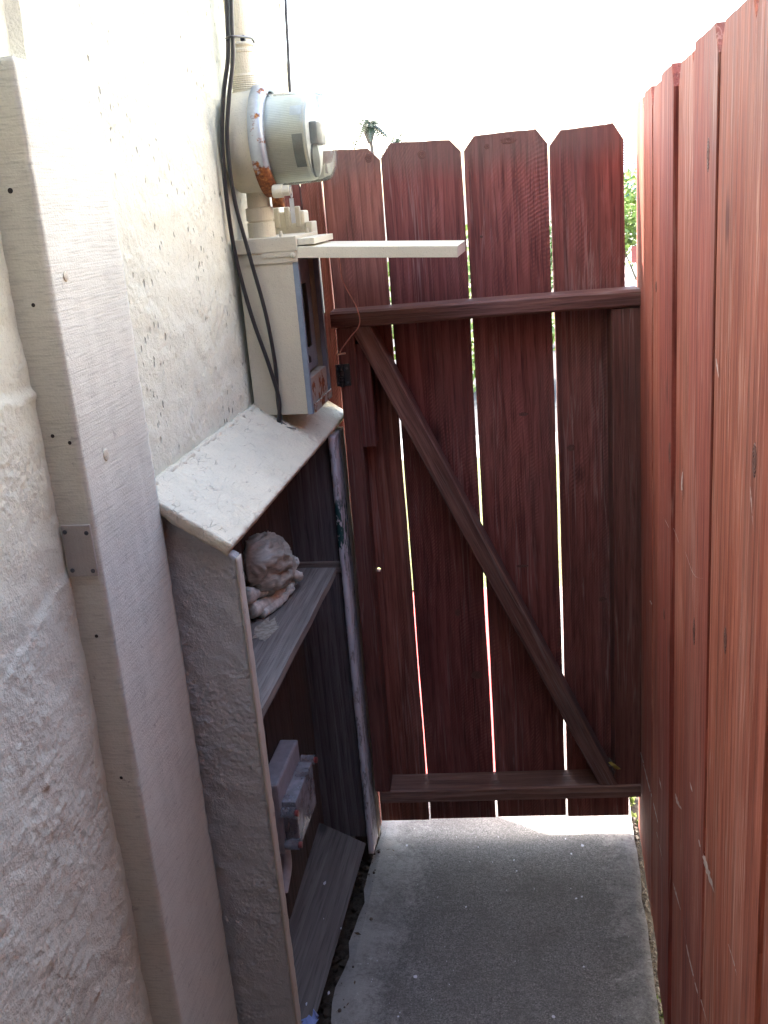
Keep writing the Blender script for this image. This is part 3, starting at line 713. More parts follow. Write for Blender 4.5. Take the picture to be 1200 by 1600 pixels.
# shelf: its front edge steps back towards the far end
bm = bmesh.new()
out = [(-.640, 1.4615), (-.5005, 1.4615), (-.5008, 1.60), (-.5030, 1.72), (-.5020, 1.85), (-.5050, 1.98), (-.5040, 2.06), (-.5065, 2.148), (-.58, 2.150), (-.640, 2.149)]
f = bm.faces.new([bm.verts.new((x, y, .887)) for x, y in out]); r = bmesh.ops.extrude_face_region(bm, geom=[f])
for v in r['geom']:
    if isinstance(v, bmesh.types.BMVert): v.co.z -= .017
# rotate so that grain (local z) runs along Y
mws = Matrix.Translation((-.57, 1.8, .887)) @ Matrix.Rotation(R(-90), 4, 'X')
bm.transform(mws.inverted()); put(link('shelf', bm, M['greywood'], mw=mws))
put(plank('cleat', (-.640, 2.246, .835), (1, 0, 0), (0, 0, 1), .030, .09, .125, M['greywood'], None, 23))
put(plank('cleat', (-.640, 1.500, .835), (1, 0, 0), (0, 0, 1), .030, .035, .12, M['greywood'], None, 24))
for i, (a, b) in enumerate(((1.462, 1.66), (1.664, 1.862), (1.866, 2.064), (2.068, 2.250))):
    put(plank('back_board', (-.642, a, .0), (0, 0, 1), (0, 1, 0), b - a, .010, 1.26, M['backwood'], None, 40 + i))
# thing: loose plank on the cupboard floor, tilted against the back
P1 = Vector((-.512, 2.205, .088)); P3 = Vector((-.508, 1.40, .020)); P2 = Vector((-.636, 2.205, .152))
lx = (P1 - P2).normalized(); lz = (P3 - P1).normalized(); lz = (lz - lx * lz.dot(lx)).normalized(); ly = lz.cross(lx)
mw = Matrix((lx, ly, lz)).transposed().to_4x4(); mw.translation = P2
bm = bmesh.new(); W2 = (P1 - P2).length; add_box(bm, (0, -.018, 0), (W2, 0, .80), .002)
if ly.z < 0: 
    for v in bm.verts: v.co.y *= -1
M['floorplank'] = wood('dull_grey_plank_wood', (.07, .065, .06), (.12, .11, .105), (.17, .16, .15), wear=(.26, .24, .23), wear_amt=.3, saw=.15)
tag(link('plank', bm, M['floorplank'], mw=mw), 'wide grey plank lying tilted on the floor of the open cupboard', 'plank')
# rubble of the cupboard floor
bm = bmesh.new()
for i in range(70):
    c = Vector((random.uniform(-.62, -.515), random.uniform(1.5, 2.30), -.03)); s = random.uniform(.006, .02)
    q = bmesh.ops.create_icosphere(bm, subdivisions=1, radius=s, matrix=Matrix.Translation(c))
    for v in q['verts']: v.co += (v.co - c) * .5 * noise.noise(v.co * 70); v.co.z = c.z + (v.co.z - c.z) * .6
tag(link('rubble', bm, M['dirt']), 'dirt clods and debris along the foot of the cupboard', 'rubble', kind='stuff')
# wood block foot under the end panel
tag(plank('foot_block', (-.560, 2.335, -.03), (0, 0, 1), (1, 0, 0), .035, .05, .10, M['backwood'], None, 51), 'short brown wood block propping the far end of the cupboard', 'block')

# ============================================================ PLASTIC BAG with knotted cloth
k = NB('dirty_translucent_bag'); p = k.coord(rnd=False)
n = k.noise(k.coord((28, 28, 90), rnd=False), 1, 5, .65, 1.0); n2 = k.noise(p, 35, 4)
col = k.ramp(n, [(.3, (.27, .27, .22)), (.5, (.48, .48, .41)), (.7, (.68, .69, .60))])
M['bag'] = k.done(k.mix(k.math('MULTIPLY', n2, .35), col, (.36, .33, .28)), .35, k.bump(n, .5, .003)); k.b.inputs['Transmission Weight'].default_value = .12
bag = empty('plastic_bag', (-.59, 1.75, .889), 0, 'dirty crumpled translucent bag tied in a knot, lying on the cupboard shelf', 'bag')
bm = bmesh.new(); knot = Vector((-.580, 1.985, .930)); cen = Vector((-.606, 1.885, .985))
nu, nv_ = 120, 46; ax = (knot - cen); Lx = ax.length; q = ax.normalized().to_track_quat('Z', 'Y').to_matrix(); rings = []
for j in range(nv_ + 1):
    t = j / nv_; h = -.075 + t * (Lx + .075)
    r_ = .006 + .052 * (math.sin(math.pi * (t * .5 + .5) if t > .45 else math.pi * (.5 + .0)) if False else (min(1, (t / .3) ** .5) if t < .3 else math.cos((t - .3) / .7 * math.pi / 2) ** .95))
    ring = []
    for i in range(nu):
        a = 2 * math.pi * i / nu; tw = a + t * 1.1
        v = cen + q @ Vector((r_ * math.cos(a), r_ * math.sin(a) * 1.12, h)); nn_ = (v - (cen + q @ Vector((0, 0, h)))).normalized()
        w1 = v * 17 + Vector((noise.noise(v * 26), noise.noise(v * 26 + Vector((9, 0, 0))), noise.noise(v * 26 + Vector((0, 9, 0))))) * .9
        rid = 1 - abs(noise.noise(w1)) * 2.2; rid2 = 1 - abs(noise.noise(w1 * 2.3 + Vector((4, 4, 4)))) * 2.0
        v = v + nn_ * (.011 * (rid - .5) + .005 * (rid2 - .5) + .003 * math.sin(tw * 7 + 3 * noise.noise(v * 20)) * max(0, t - .55) * 2) * min(1, r_ / .03)
        v.x = -.632 + max(0, v.x + .632); v.z = max(v.z, .890); ring.append(bm.verts.new(v))
    rings.append(ring)
for a, b in zip(rings, rings[1:]):
    for i in range(nu): bm.faces.new((a[i], a[(i + 1) % nu], b[(i + 1) % nu], b[i]))
bm.faces.new(rings[0][::-1]); bm.faces.new(rings[-1])
def to_bag(o): o.parent = bag; o.location = Vector((.59, -1.715, -.889)); return o
to_bag(link('bag_body', bm, M['bag'], smooth=True))
k = NB('pale_cloth'); n = k.noise(k.coord((60, 60, 60), rnd=False), 1, 5, .7); M['cloth'] = k.done(k.ramp(n, [(.3, (.38, .38, .34)), (.6, (.68, .69, .62))]), .8, k.bump(n, .6, .003))
bm = bmesh.new()
for s_, (w_, pts) in enumerate([(1.0, [(-.628, 1.79, .950), (-.612, 1.84, .940), (-.598, 1.90, .932), (-.590, 1.95, .928), (-.582, 1.985, .926)]),
            (1.1, [(-.622, 1.80, .915), (-.608, 1.84, .910), (-.594, 1.89, .910), (-.586, 1.94, .914), (-.580, 1.982, .920)]),
            (.8, [(-.606, 1.82, .900), (-.592, 1.86, .899), (-.580, 1.90, .900), (-.574, 1.94, .903), (-.576, 1.975, .912)]),
            (.7, [(-.61, 1.89, .960), (-.598, 1.93, .950), (-.588, 1.96, .940), (-.582, 1.985, .930)]),
            (.9, [(-.592, 1.962, .920), (-.582, 1.995, .910), (-.566, 1.990, .914), (-.562, 1.968, .926), (-.572, 1.955, .938), (-.588, 1.965, .938)]),
            (.45, [(-.577, 1.99, .930), (-.568, 2.003, .944), (-.574, 2.012, .952)]), (.4, [(-.585, 1.985, .935), (-.590, 2.00, .952), (-.583, 2.008, .958)])]):
    P = [Vector(a) for a in pts]
    add_tube(bm, P, .01, 18, 9, rf=lambda t, s_=s_, w_=w_: w_ * .0125 * (1 + .4 * noise.noise(Vector((t * 7, s_ * 3, 0)))) * (1.3 - .6 * t))
for v in bm.verts:
    c_ = v.co
    v.co += Vector((1, .2, 1)) * (.005 * (abs(noise.noise(Vector((c_.x * 150, c_.y * 22, c_.z * 150)))) - .3)); v.co.z = max(v.co.z, .889)
to_bag(link('knotted_cloth', bm, M['cloth'], smooth=True))
# whitish spill on the shelf
bm = bmesh.new()
cvs = [bm.verts.new((-.582 + .024 * math.cos(a) * (1 + .6 * noise.noise(Vector((math.cos(a) * 2, math.sin(a) * 2, 4)))), 1.800 + .050 * math.sin(a) * (1 + .5 * noise.noise(Vector((math.cos(a) * 3, math.sin(a) * 3, 9)))), .8885)) for a in [i * math.pi / 20 for i in range(40)]]
bm.faces.new(cvs)
k = NB('pale_dried_spill'); M['spill'] = k.done(k.ramp(k.noise(k.coord(rnd=False), 120, 4), [(.4, (.30, .27, .22)), (.6, (.48, .44, .36))]), .9)
tag(link('spill_stain', bm, M['spill']), 'pale dried spill on the weathered cupboard shelf', 'stain')

# ============================================================ PLASTIC CASE in the cupboard
case = empty('plastic_case', (-.61, 1.85, .40), R(0), 'cloudy plastic electrical case with red screws mounted low inside the cupboard', 'case')
def tc_(o): o.parent = case; o.matrix_basis = Matrix.Translation((.61, -1.85, -.40)) @ o.matrix_basis; return o
M['casebody'] = plain('grey_white_case_plastic', (.36, .36, .39), .4)
tc_(box('case_body', (-.631, 1.765, .375), (-.588, 1.955, .545), M['casebody'], None, .006))
tc_(box('clear_cover', (-.5875, 1.775, .390), (-.556, 1.935, .500), M['clearplastic'], None, .003))
tc_(box('inner_module', (-.5873, 1.81, .40), (-.566, 1.90, .475), M['white'], None, .003))
for (y, z) in ((1.768, .478), (1.768, .400), (1.958, .490)):
    bm = bmesh.new(); add_cyl(bm, (-.587, y, z), (-.556, y, z), .011, seg=14); s_ = tc_(link('screw_boss', bm, M['clearplastic'], smooth=False))
    bm = bmesh.new(); add_cyl(bm, (-.5585, y - .0005, z), (-.550, y - .0005, z), .0068, seg=14); tc_(link('red_screw', bm, M['redplastic']))
bm = bmesh.new(); add_tube(bm, [(-.60, 1.80, .378), (-.597, 1.79, .33), (-.605, 1.765, .28)], .011, 12); tc_(link('cable_outlet', bm, M['white'], smooth=True))

# ============================================================ BREAKER PANEL
pan = empty('breaker_panel', (-.57, 2.17, 1.27), 0, 'open cream and blue grey electrical breaker box above the cupboard lid', 'electrical box')
def tp(o): o.parent = pan; o.matrix_basis = Matrix.Translation((.57, -2.17, -1.27)) @ o.matrix_basis; return o
BY0, BY1, BX0, BX1, BZ0, BZ1 = 2.07, 2.272, -.632, -.503, 1.272, 1.612
t = .004
bm = bmesh.new()
add_box(bm, (BX0, BY0, BZ0), (BX1 - .012, BY0 + t, BZ1), .0008)
add_box(bm, (BX0, BY1 - t, BZ0), (BX1 - .012, BY1, BZ1), .0008)
add_box(bm, (BX0, BY0 + t, BZ0 + .0), (BX1 - .012, BY1 - t, BZ0 + t), 0)
add_box(bm, (BX0, BY0 + t, BZ0 + t), (BX0 + t, BY1 - t, BZ1), 0)
for v in bm.verts:
    if v.co.y < BY0 + .001: v.co.y += .0012 * noise.noise(v.co * 14)
tp(link('enclosure', bm, M['metalpaint']))
bm = bmesh.new()
add_box(bm, (BX1 - .0125, BY0 - .001, BZ0 - .002), (BX1 - .001, BY0 + .012, BZ1 - .001), .001)
tp(link('door_flange', bm, M['bluegrey'])); bm = bmesh.new()
add_box(bm, (BX1 - .0125, BY1 - .012, BZ0 - .002), (BX1 - .001, BY1 + .001, BZ1 - .001), .001)
tp(link('door_flange', bm, M['bluegrey']))
bm = bmesh.new(); add_box(bm, (BX1 - .0365, BY0 + .013, BZ0 - .001), (BX1 + .003, BY1 - .013, BZ0 + .006), .001)
add_box(bm, (BX1 - .0005, BY0 + .013, BZ0 + .0063), (BX1 + .003, BY1 - .013, BZ0 + .018), .001)
tp(link('bottom_lip', bm, M['rustbottom']))
bm = bmesh.new(); zc = 1.6125
add_box(bm, (BX0 - .001, BY0 - .006, zc), (BX1 + .001, BY1 + .004, zc + .030), .002)
add_box(bm, (BX0 + .02, BY0 - .0035, zc - .022), (BX1 + .0005, BY0 + .0005 - .001, zc - .0005), .001)
add_box(bm, (BX0 + .055, BY0 - .0055, zc - .010), (BX1 - .002, BY0 - .0038, zc + .0), .0004)
tp(link('top_cap', bm, M['metalpaint']))
for (x, y) in ((-.618, 2.082), (-.536, 2.080), (-.52, 2.25), (-.62, 2.25)):
    bm = bmesh.new(); add_cyl(bm, (x, y, zc + .0295), (x, y, zc + .041), .0042, .003, seg=8); tp(link('bolt', bm, M['metalpaint']))
bm = bmesh.new(); add_lathe(bm, [(.006, 0), (.006, .003), (.003, .005)], (-.512, BY0 - .0035, zc - .008), (0, -1, 0), seg=10); tp(link('bolt', bm, M['metalpaint']))
# dead front with window, breakers and rust stained floor
bm = bmesh.new(); xd = -.530
for (a, b, c, d) in ((BY0 + .005, BY0 + .022, BZ0 + .075, BZ1 - .004), (BY1 - .045, BY1 - .005, BZ0 + .075, BZ1 - .004), (BY0 + .022, BY1 - .045, BZ0 + .075, BZ0 + .125), (BY0 + .022, BY1 - .045, BZ1 - .075, BZ1 - .004)):
    add_box(bm, (xd, a, c), (xd + .002, b, d), 0)
tp(link('dead_front', bm, M['bluegrey']))
bm = bmesh.new(); add_box(bm, (xd - .03, BY0 + .03, BZ0 + .07), (xd - .027, BY1 - .03, BZ1 - .05), 0); tp(link('inner_plate', bm, M['darkmetal']))
for i in range(5):
    z_ = BZ0 + .135 + i * .026
    b_ = tp(box('breaker', (xd - .026, 2.115, z_), (xd - .004, 2.200, z_ + .023), M['white'] if i < 4 else M['redplastic'], None, .0015))
    bm = bmesh.new(); add_box(bm, (xd - .0038, 2.145, z_ + .007), (xd + .008, 2.160, z_ + .017), .001)
    s_ = link('switch', bm, M['blackmetal'], b_)
for i, pts in enumerate([[(-.535, 2.13, 1.40), (-.520, 2.14, 1.385), (-.522, 2.16, 1.37), (-.54, 2.19, 1.378)], [(-.54, 2.15, 1.395), (-.525, 2.17, 1.38), (-.53, 2.2, 1.365)]]):
    bm = bmesh.new(); add_tube(bm, pts, .003, 8); tp(link('internal_wire', bm, M['black']))
tp(box('inner_floor', (BX0 + .0045, BY0 + .0045, BZ0 + .0045), (xd, BY1 - .0045, BZ0 + .0055), M['rustbottom'], None, 0))
tp(box('sloped_sill', (-.526, BY0 + .0125, BZ0 + .007), (-.5085, BY1 - .0125, BZ0 + .072), M['rustbottom'], None, .002))
# cover flap swung up and held level
fl = bmesh.new()
add_box(fl, (-.5015, BY0 - .002, 1.596), (-.172, BY1 + .001, 1.6005), .001)
add_box(fl, (-.5015, BY0 - .0035, 1.5775), (-.172, BY0 - .0005 - .0016, 1.5995), .0006)
add_box(fl, (-.5015, BY1 - .0005, 1.5775), (-.172, BY1 + .003, 1.5955), .0006)
add_box(fl, (-.1755, BY0 - .0008, 1.5775), (-.1722, BY1 - .001, 1.5955), .0006)
tp(link('cover_flap', fl, M['metalpaint2'], mw=Matrix.Translation((-.503, 0, 1.6215)) @ Matrix.Rotation(R(3.8), 4, 'Y') @ Matrix.Translation((.503, 0, -1.6005))))
tp(box('hinge_plate', (-.5015, BY0 + .004, 1.6235), (-.466, BY1 - .004, 1.636), M['metalpaint2'], None, .001))

# junction box beyond the panel
jb = empty('junction_box', (-.58, 2.34, 1.47), 0, 'cream painted junction box half hidden behind the breaker box', 'electrical box')
def tj(o): o.parent = jb; o.matrix_basis = Matrix.Translation((.58, -2.34, -1.47)) @ o.matrix_basis; return o
tj(box('box_body', (-.634, 2.290, 1.46), (-.532, 2.338, 1.690), M['metalpaint2'], None, .005))
tj(box('box_cover', (-.5315, 2.288, 1.455), (-.516, 2.342, 1.665), M['metalpaint2'], None, .003))
for i in range(4): tj(box('rib', (-.625 + i * .024, 2.2865, 1.655), (-.613 + i * .024, 2.30, 1.700), M['metalpaint'], None, .003))

# ============================================================ METER
MC = Vector((-.58, 2.150, 1.832))
met = empty('electric_meter', MC, 0, 'round electricity meter with glass dome and rusty ring on the house wall', 'meter')
def tm(o): o.parent = met; o.matrix_basis = Matrix.Translation(-MC) @ o.matrix_basis; return o
bm = bmesh.new(); add_lathe(bm, [(.088, 0), (.097, .006), (.101, .03), (.102, .072), (.098, .078)], (-.634, MC.y, MC.z), (1, 0, 0), 56)
tm(link('meter_can', bm, M['metalpaint'], smooth=True))
bm = bmesh.new(); add_lathe(bm, [(.1025, .060), (.110, .063), (.1105, .084), (.108, .0905), (.096, .093), (.0945, .089)], (-.634, MC.y, MC.z), (1, 0, 0), 64, cap=False)
add_box(bm, (-.563, MC.y - .014, MC.z - .132), (-.540, MC.y + .010, MC.z - .106), .003)
tm(link('sealing_ring', bm, M['ring'], smooth=True))
bm = bmesh.new(); add_lathe(bm, [(.0925, .085), (.090, .092), (.089, .150), (.087, .190), (.083, .199), (.074, .204), (.02, .207)], (-.634, MC.y, MC.z), (1, 0, 0), 64)
tm(link('glass_dome', bm, M['glass'], smooth=True))
bm = bmesh.new(); add_lathe(bm, [(.085, .086), (.0845, .100), (.084, .164), (.081, .168)], (-.634, MC.y, MC.z), (1, 0, 0), 56)
tm(link('meter_drum', bm, M['drum'], smooth=False))
M['dialface'] = plain('white_dial_face', (.75, .76, .74), .4); M['darkgrey'] = plain('dark_grey_plastic', (.12, .13, .12), .5)
bm = bmesh.new(); add_lathe(bm, [(.078, .1682), (.078, .172)], (-.634, MC.y, MC.z), (1, 0, 0), 48); tm(link('dial_plate', bm, M['dialface']))
def drum_patch(name, x0_, x1_, z0_, z1_, mat):
    bm = bmesh.new(); n = 10; R_ = .0858; rr = []
    for i in range(n + 1):
        z_ = z0_ + (z1_ - z0_) * i / n; y_ = -math.sqrt(R_ * R_ - z_ * z_); rr.append([bm.verts.new((x, MC.y + y_, MC.z + z_)) for x in (x0_, x1_)])
    for a, b in zip(rr, rr[1:]): bm.faces.new((a[0], a[1], b[1], b[0]))
    tm(link(name, bm, mat))
drum_patch('rating_label', -.492, -.468, .040, .058, M['dialface'])
drum_patch('inner_window', -.489, -.468, -.058, .004, plain('grey_green_window', (.30, .32, .27), .5))
tm(box('register_block', (-.4615, MC.y - .045, MC.z - .015), (-.446, MC.y + .045, MC.z + .028), M['darkgrey'], None, .003))
bm = bmesh.new(); add_lathe(bm, [(.034, 0), (.034, .004)], (-.4615, MC.y - .02, MC.z - .045), (1, 0, 0), 30); tm(link('disc', bm, M['darkgrey']))
# barrel lock and tag under the ring
bm = bmesh.new(); add_lathe(bm, [(.0125, 0), (.0135, .004), (.0135, .020), (.0105, .0205), (.0105, .034), (.008, .036)], (-.545, MC.y - .060, MC.z - .100), (1, 0, 0), 22)
tm(link('barrel_lock', bm, M['metalpaint2'], smooth=False))
bm = bmesh.new()
ring_pts = [(-.508, MC.y - .060 + .008 * math.cos(a), MC.z - .103 + .012 * math.sin(a)) for a in [i * math.pi / 4 for i in range(9)]]
add_tube(bm, ring_pts, .0012, 6, 3); tm(link('seal_wire', bm, M['steel'], smooth=True))
tm(box('seal_tag', (-.513, MC.y - .062, MC.z - .165), (-.504, MC.y - .0605, MC.z - .116), M['steel'], None, .0005))

# conduit
con = empty('conduit_pipe', (-.592, 2.15, 1.64), 0, 'cream painted conduit pipe running up past the meter to the roof', 'pipe')
def tq(o): o.parent = con; o.matrix_basis = Matrix.Translation((.592, -2.15, -1.64)) @ o.matrix_basis; return o
bm = bmesh.new()
add_lathe(bm, [(.029, 0), (.029, .030), (.0265, .031), (.0265, .034), (.0295, .035), (.0295, .060), (.0245, .062), (.024, .096)], (-.595, 2.150, zc + .030), (0, 0, 1), 32)
tq(link('lower_nipple', bm, M['metalpaint'], smooth=False))
bm = bmesh.new(); prof = [(.0275, 0), (.0275, .004)]
for i in range(7): prof += [(.0255, .005 + i * .004), (.0268, .007 + i * .004)]
prof += [(.025, .036), (.0245, .075), (.026, .076), (.026, .081), (.0245, .082), (.0245, .14), (.0235, 1.25)]
add_lathe(bm, prof, (-.597, 2.150, MC.z + .096), (0, 0, 1), 32); tq(link('riser', bm, M['metalpaint'], smooth=False))
# pipe clamp
for z_ in (2.015,):
    bm = bmesh.new(); add_lathe(bm, [(.0262, 0), (.0275, .001), (.0275, .006), (.0262, .007)], (-.597, 2.150, z_), (0, 0, 1), 28, cap=False); tq(link('strap', bm, M['metalpaint'], smooth=True))

# ============================================================ CABLES
def cable(name, pts, r, mat, label, cat='cable', group=None, n=8, seg=10):
    bm = bmesh.new(); add_tube(bm, pts, r, seg, n); return tag(link(name, bm, mat, smooth=True), label, cat, group)
def wpt(px, py, X):
    d = Vector([CM[r][0] * (px - 600) + CM[r][1] * (py - 800) + CM[r][2] * 1564.3 for r in range(3)]); t = X / d.x
    return Vector((0, 0, 1.70)) + d * t
def ypt(px, py, Y):
    d = Vector([CM[r][0] * (px - 600) + CM[r][1] * (py - 800) + CM[r][2] * 1564.3 for r in range(3)]); t = Y / d.y
    return Vector((0, 0, 1.70)) + d * t
# baked from measurements on the plane in front of the panel
cA = [ypt(352, -60, 2.045), ypt(355, 30, 2.04), ypt(356, 90, 2.035), ypt(349, 150, 2.03), ypt(347, 220, 2.028), ypt(354, 310, 2.035), ypt(368, 400, 2.048), ypt(392, 490, 2.055), ypt(420, 570, 2.057), ypt(436, 625, 2.057), ypt(435, 664, 2.057)]
cB = [ypt(360, -60, 2.045), ypt(362, 30, 2.04), ypt(364, 90, 2.034), ypt(358, 150, 2.03), ypt(355, 220, 2.03), ypt(366, 310, 2.038), ypt(390, 400, 2.05), ypt(415, 490, 2.056), ypt(430, 570, 2.060), ypt(434, 625, 2.063), ypt(440, 664, 2.060)]
cable('black_cable', cA, .0044, M['black'], 'black cable, the outer left of two hanging past the meter', group='black cables past the meter')
cable('black_cable', cB, .0042, M['black'], 'black cable, the right one of two hanging past the meter', group='black cables past the meter')
tie = empty('cable_tie', (-.57, 2.06, 1.99), 0, 'dark strap holding the two black cables to the conduit', 'cable tie')
bm = bmesh.new(); za_ = ypt(375, 58, 2.06).z
pts = [ypt(353, 60, 2.034), ypt(360, 57, 2.022), ypt(370, 57, 2.035), ypt(384, 58, 2.07), ypt(393, 60, 2.10), ypt(397, 66, 2.12)]
add_tube(bm, pts, .0022, 6, 5); o = link('strap', bm, M['black'], tie, smooth=True); o.location = (.57, -2.06, -1.99)
o = box('strap_head', (-.574, 2.072, za_ - .005), (-.565, 2.082, za_ + .005), M['black'], tie, .001); o.location = (.57, -2.06, -1.99)
e_ = ypt(437, 664, 2.057)
clump = bmesh.new()
for i in range(9):
    a = e_ + Vector((random.uniform(-.008, .008), random.uniform(-.006, .006), random.uniform(-.0, .012)))
    add_tube(clump, [a, a + Vector((random.uniform(-.012, .016), random.uniform(-.015, .01), -.012)), a + Vector((random.uniform(-.02, .028), random.uniform(-.025, .01), -.022))], .0014, 5, 3)
tag(link('frayed_tape', clump, plain('grey_dusty_tape', (.13, .12, .11), .8)), 'tangle of dusty grey tape where the cables meet the lid', 'tape', kind='stuff')
cable('wall_cable', [wpt(446, -60, -.626), wpt(446, 0, -.626), wpt(449, 60, -.626), wpt(453, 140, -.626), wpt(456, 200, -.628), wpt(459, 260, -.628)], .0042, M['black'], 'thin black cable running up the far corner of the house', 'cable')
cable('copper_wire', [ypt(530, 403, 2.11), ypt(536, 440, 2.13), ypt(556, 478, 2.17), ypt(562, 505, 2.19), ypt(548, 526, 2.21), ypt(533, 546, 2.23), ypt(531, 552, 2.24)], .0013, M['copper'], 'thin salmon coloured wire dangling from the cover flap', 'wire', seg=7)
bm = bmesh.new(); c0 = ypt(533, 553, 2.245); add_cyl(bm, c0 + Vector((-.010, 0, -.001)), c0 + Vector((.010, 0, .001)), .0022, seg=8)
tag(link('wire_clip', bm, M['copperclip']), 'small copper clip at the end of the dangling wire', 'clip')

# ============================================================ SMALL LITTER
k = NB('white_paint_chip'); M['chip'] = k.done((.62, .63, .68), .6)
bm = bmesh.new()
def chip_at(p, s, e=1.0, rot=0.0):
    n = 6; vs2 = []
    for i in range(n):
        a = i * 2 * math.pi / n; rr = s * random.uniform(.5, 1.1)
        vs2.append((p[0] + rr * math.cos(a) * e, p[1] + rr * math.sin(a), p[2] + .0025 + random.uniform(0, .002)))
    bm.faces.new([bm.verts.new(v) for v in vs2]); bm.faces.new([bm.verts.new((v[0], v[1], v[2] - .0015)) for v in vs2])
def gpt(px, py, z=0.0):
    d = Vector([CM[r][0] * (px - 600) + CM[r][1] * (py - 800) + CM[r][2] * 1564.3 for r in range(3)]); t = (z - 1.70) / d.z
    return Vector((0, 0, 1.70)) + d * t
for (px, py, s) in ((910, 1322, .005), (893, 1335, .003), (803, 1345, .003), (807, 1362, .0035), (636, 1322, .004), (728, 1418, .003), (900, 1405, .0035), (909, 1402, .003), (649, 1527, .007), (912, 1512, .0025), (865, 1590, .004), (884, 1312, .003), (622, 1590, .003)):
    chip_at(gpt(px, py), s)
for i in range(60):
    chip_at((random.uniform(-.48, .16), random.uniform(1.6, 2.4), 0), random.uniform(.0006, .0016))
tag(link('paint_chips', bm, M['chip']), 'small white paint chips scattered on the concrete path', 'paint chips', kind='stuff')
def slopept(px, py):
    # point on the tilted plank's upper face
    nrm = lz.cross(lx); d = Vector([CM[r][0] * (px - 600) + CM[r][1] * (py - 800) + CM[r][2] * 1564.3 for r in range(3)])
    o_ = Vector((0, 0, 1.70)); t = (P2 - o_).dot(nrm) / d.dot(nrm); return o_ + d * t
bm = bmesh.new()
for (px, py, s) in ((507, 1381, .008), (533, 1452, .004), (514, 1553, .006), (479, 1570, .006), (506, 1437, .002)):
    q_ = slopept(px, py); chip_at(q_, s, .5)
tag(link('paint_chips', bm, M['chip']), 'white paint chips lying on the tilted grey plank', 'paint chips', kind='stuff')
bm = bmesh.new()
q_ = slopept(480, 1592)
for i in range(5):
    a = [q_ + Vector((random.uniform(-.025, .03), random.uniform(-.05, .02), random.uniform(.002, .02))) for _ in range(4)]
    try: bm.faces.new([bm.verts.new(v) for v in a])
    except Exception: pass
M['blueplastic'] = plain('pale_blue_plastic', (.25, .32, .6), .3)
tag(link('plastic_scrap', bm, M['blueplastic']), 'crumpled pale blue plastic scrap at the near end of the tilted plank', 'plastic')
# dry leaf and cobweb debris at the foot of the brace
def gl(u, w_, z_): return Matrix.Translation(GA) @ Matrix.Rotation(GROT, 4, 'Z') @ Vector((u, w_, z_))
bm = bmesh.new(); c = gl(.609, -FD - .006, .262)
pts = [(-.016, .012), (-.008, .012), (.004, .004), (.012, -.001), (.016, -.009), (.008, -.011), (.001, -.005), (-.008, .004)]
ff = bm.faces.new([bm.verts.new(c + Vector((a, .004 * math.sin(i * 1.7), b))) for i, (a, b) in enumerate(pts)])
bmesh.ops.solidify(bm, geom=[ff], thickness=.0008)
tag(link('dry_leaf', bm, plain('yellow_leaf', (.42, .30, .05), .5)), 'small yellow dry leaf caught at the bottom of the brace', 'leaf')
bm = bmesh.new()
for i in range(34):
    t_ = i / 34; c = gl(.600 + .028 * t_ + random.uniform(-.006, .006), -.03 - random.uniform(0, .045), .255 - .05 * t_ + random.uniform(-.006, .006)); s = random.uniform(.002, .005)
    bmesh.ops.create_icosphere(bm, subdivisions=1, radius=s, matrix=Matrix.Translation(c) @ Matrix.Scale(.5, 4, (random.random(), random.random(), 1)))
tag(link('cobweb_debris', bm, plain('grey_cobweb_dust', (.16, .14, .12), .95)), 'dusty grey cobweb litter behind the foot of the brace', 'debris', kind='stuff')
bm = bmesh.new()
for i in range(10):
    e_s = random.choice((-.49, .175)); x_ = e_s + random.gauss(0, .03); y_ = random.uniform(1.6, 2.4); a = random.uniform(0, 6.28); l = random.uniform(.004, .011)
    d = Vector((math.cos(a), math.sin(a), 0)); n_ = Vector((-d.y, d.x, 0)); c = Vector((max(-.50, min(.185, x_)), y_, .003))
    bm.faces.new([bm.verts.new(v) for v in (c - d * l, c + n_ * l * .35 + Vector((0, 0, .002)), c + d * l, c - n_ * l * .35)])
tag(link('leaf_litter', bm, plain('brown_leaf_bits', (.10, .06, .03), .8, 0, .5)), 'brown bits of dead leaf along both edges of the path', 'litter', kind='stuff')
# weeds
def weeds(name, spots, mat, label):
    bm = bmesh.new()
    for (x, y, z_, n, h) in spots:
        for i in range(n):
            a = random.uniform(0, 6.28); l = random.uniform(.4, 1) * h; b = Vector((x + random.uniform(-.008, .008), y + random.uniform(-.02, .02), z_)); d = Vector((math.cos(a) * .5, math.sin(a), random.uniform(.3, 1))).normalized()
            s = d.cross(Vector((0, 0, 1))).normalized() * l * .22
            bm.faces.new([bm.verts.new(v) for v in (b, b + d * l * .5 + s, b + d * l, b + d * l * .5 - s)])
    return tag(link(name, bm, mat), label, 'weeds', kind='stuff')
weeds('weeds', [(.198, 1.80 - i * .012, -.025, 9, .026) for i in range(9)] + [(.197, 2.60, -.03, 30, .03), (.2, 2.50, -.03, 20, .025)], M['leafy'], 'tiny green weeds in the crack between path and fence')
# dirt crumbs along the fence foot
bm = bmesh.new()
for i in range(260):
    y_ = random.uniform(1.5, 2.5); c = Vector((random.uniform(.190, .203), y_, -.018)); s = random.uniform(.002, .006)
    bmesh.ops.create_icosphere(bm, subdivisions=1, radius=s, matrix=Matrix.Translation(c))
for i in range(55):
    y_ = random.uniform(1.55, 2.4); c = Vector((-.515 + abs(random.gauss(0, .016)), y_, .001)); s = .0008 + .0045 * random.random() ** 3
    bmesh.ops.create_icosphere(bm, subdivisions=1, radius=s, matrix=Matrix.Translation(c))
tag(link('gravel', bm, plain('soil_crumbs', (.13, .11, .09), .95, 0, .5)), 'soil crumbs and grit along both edges of the path', 'gravel', kind='stuff')

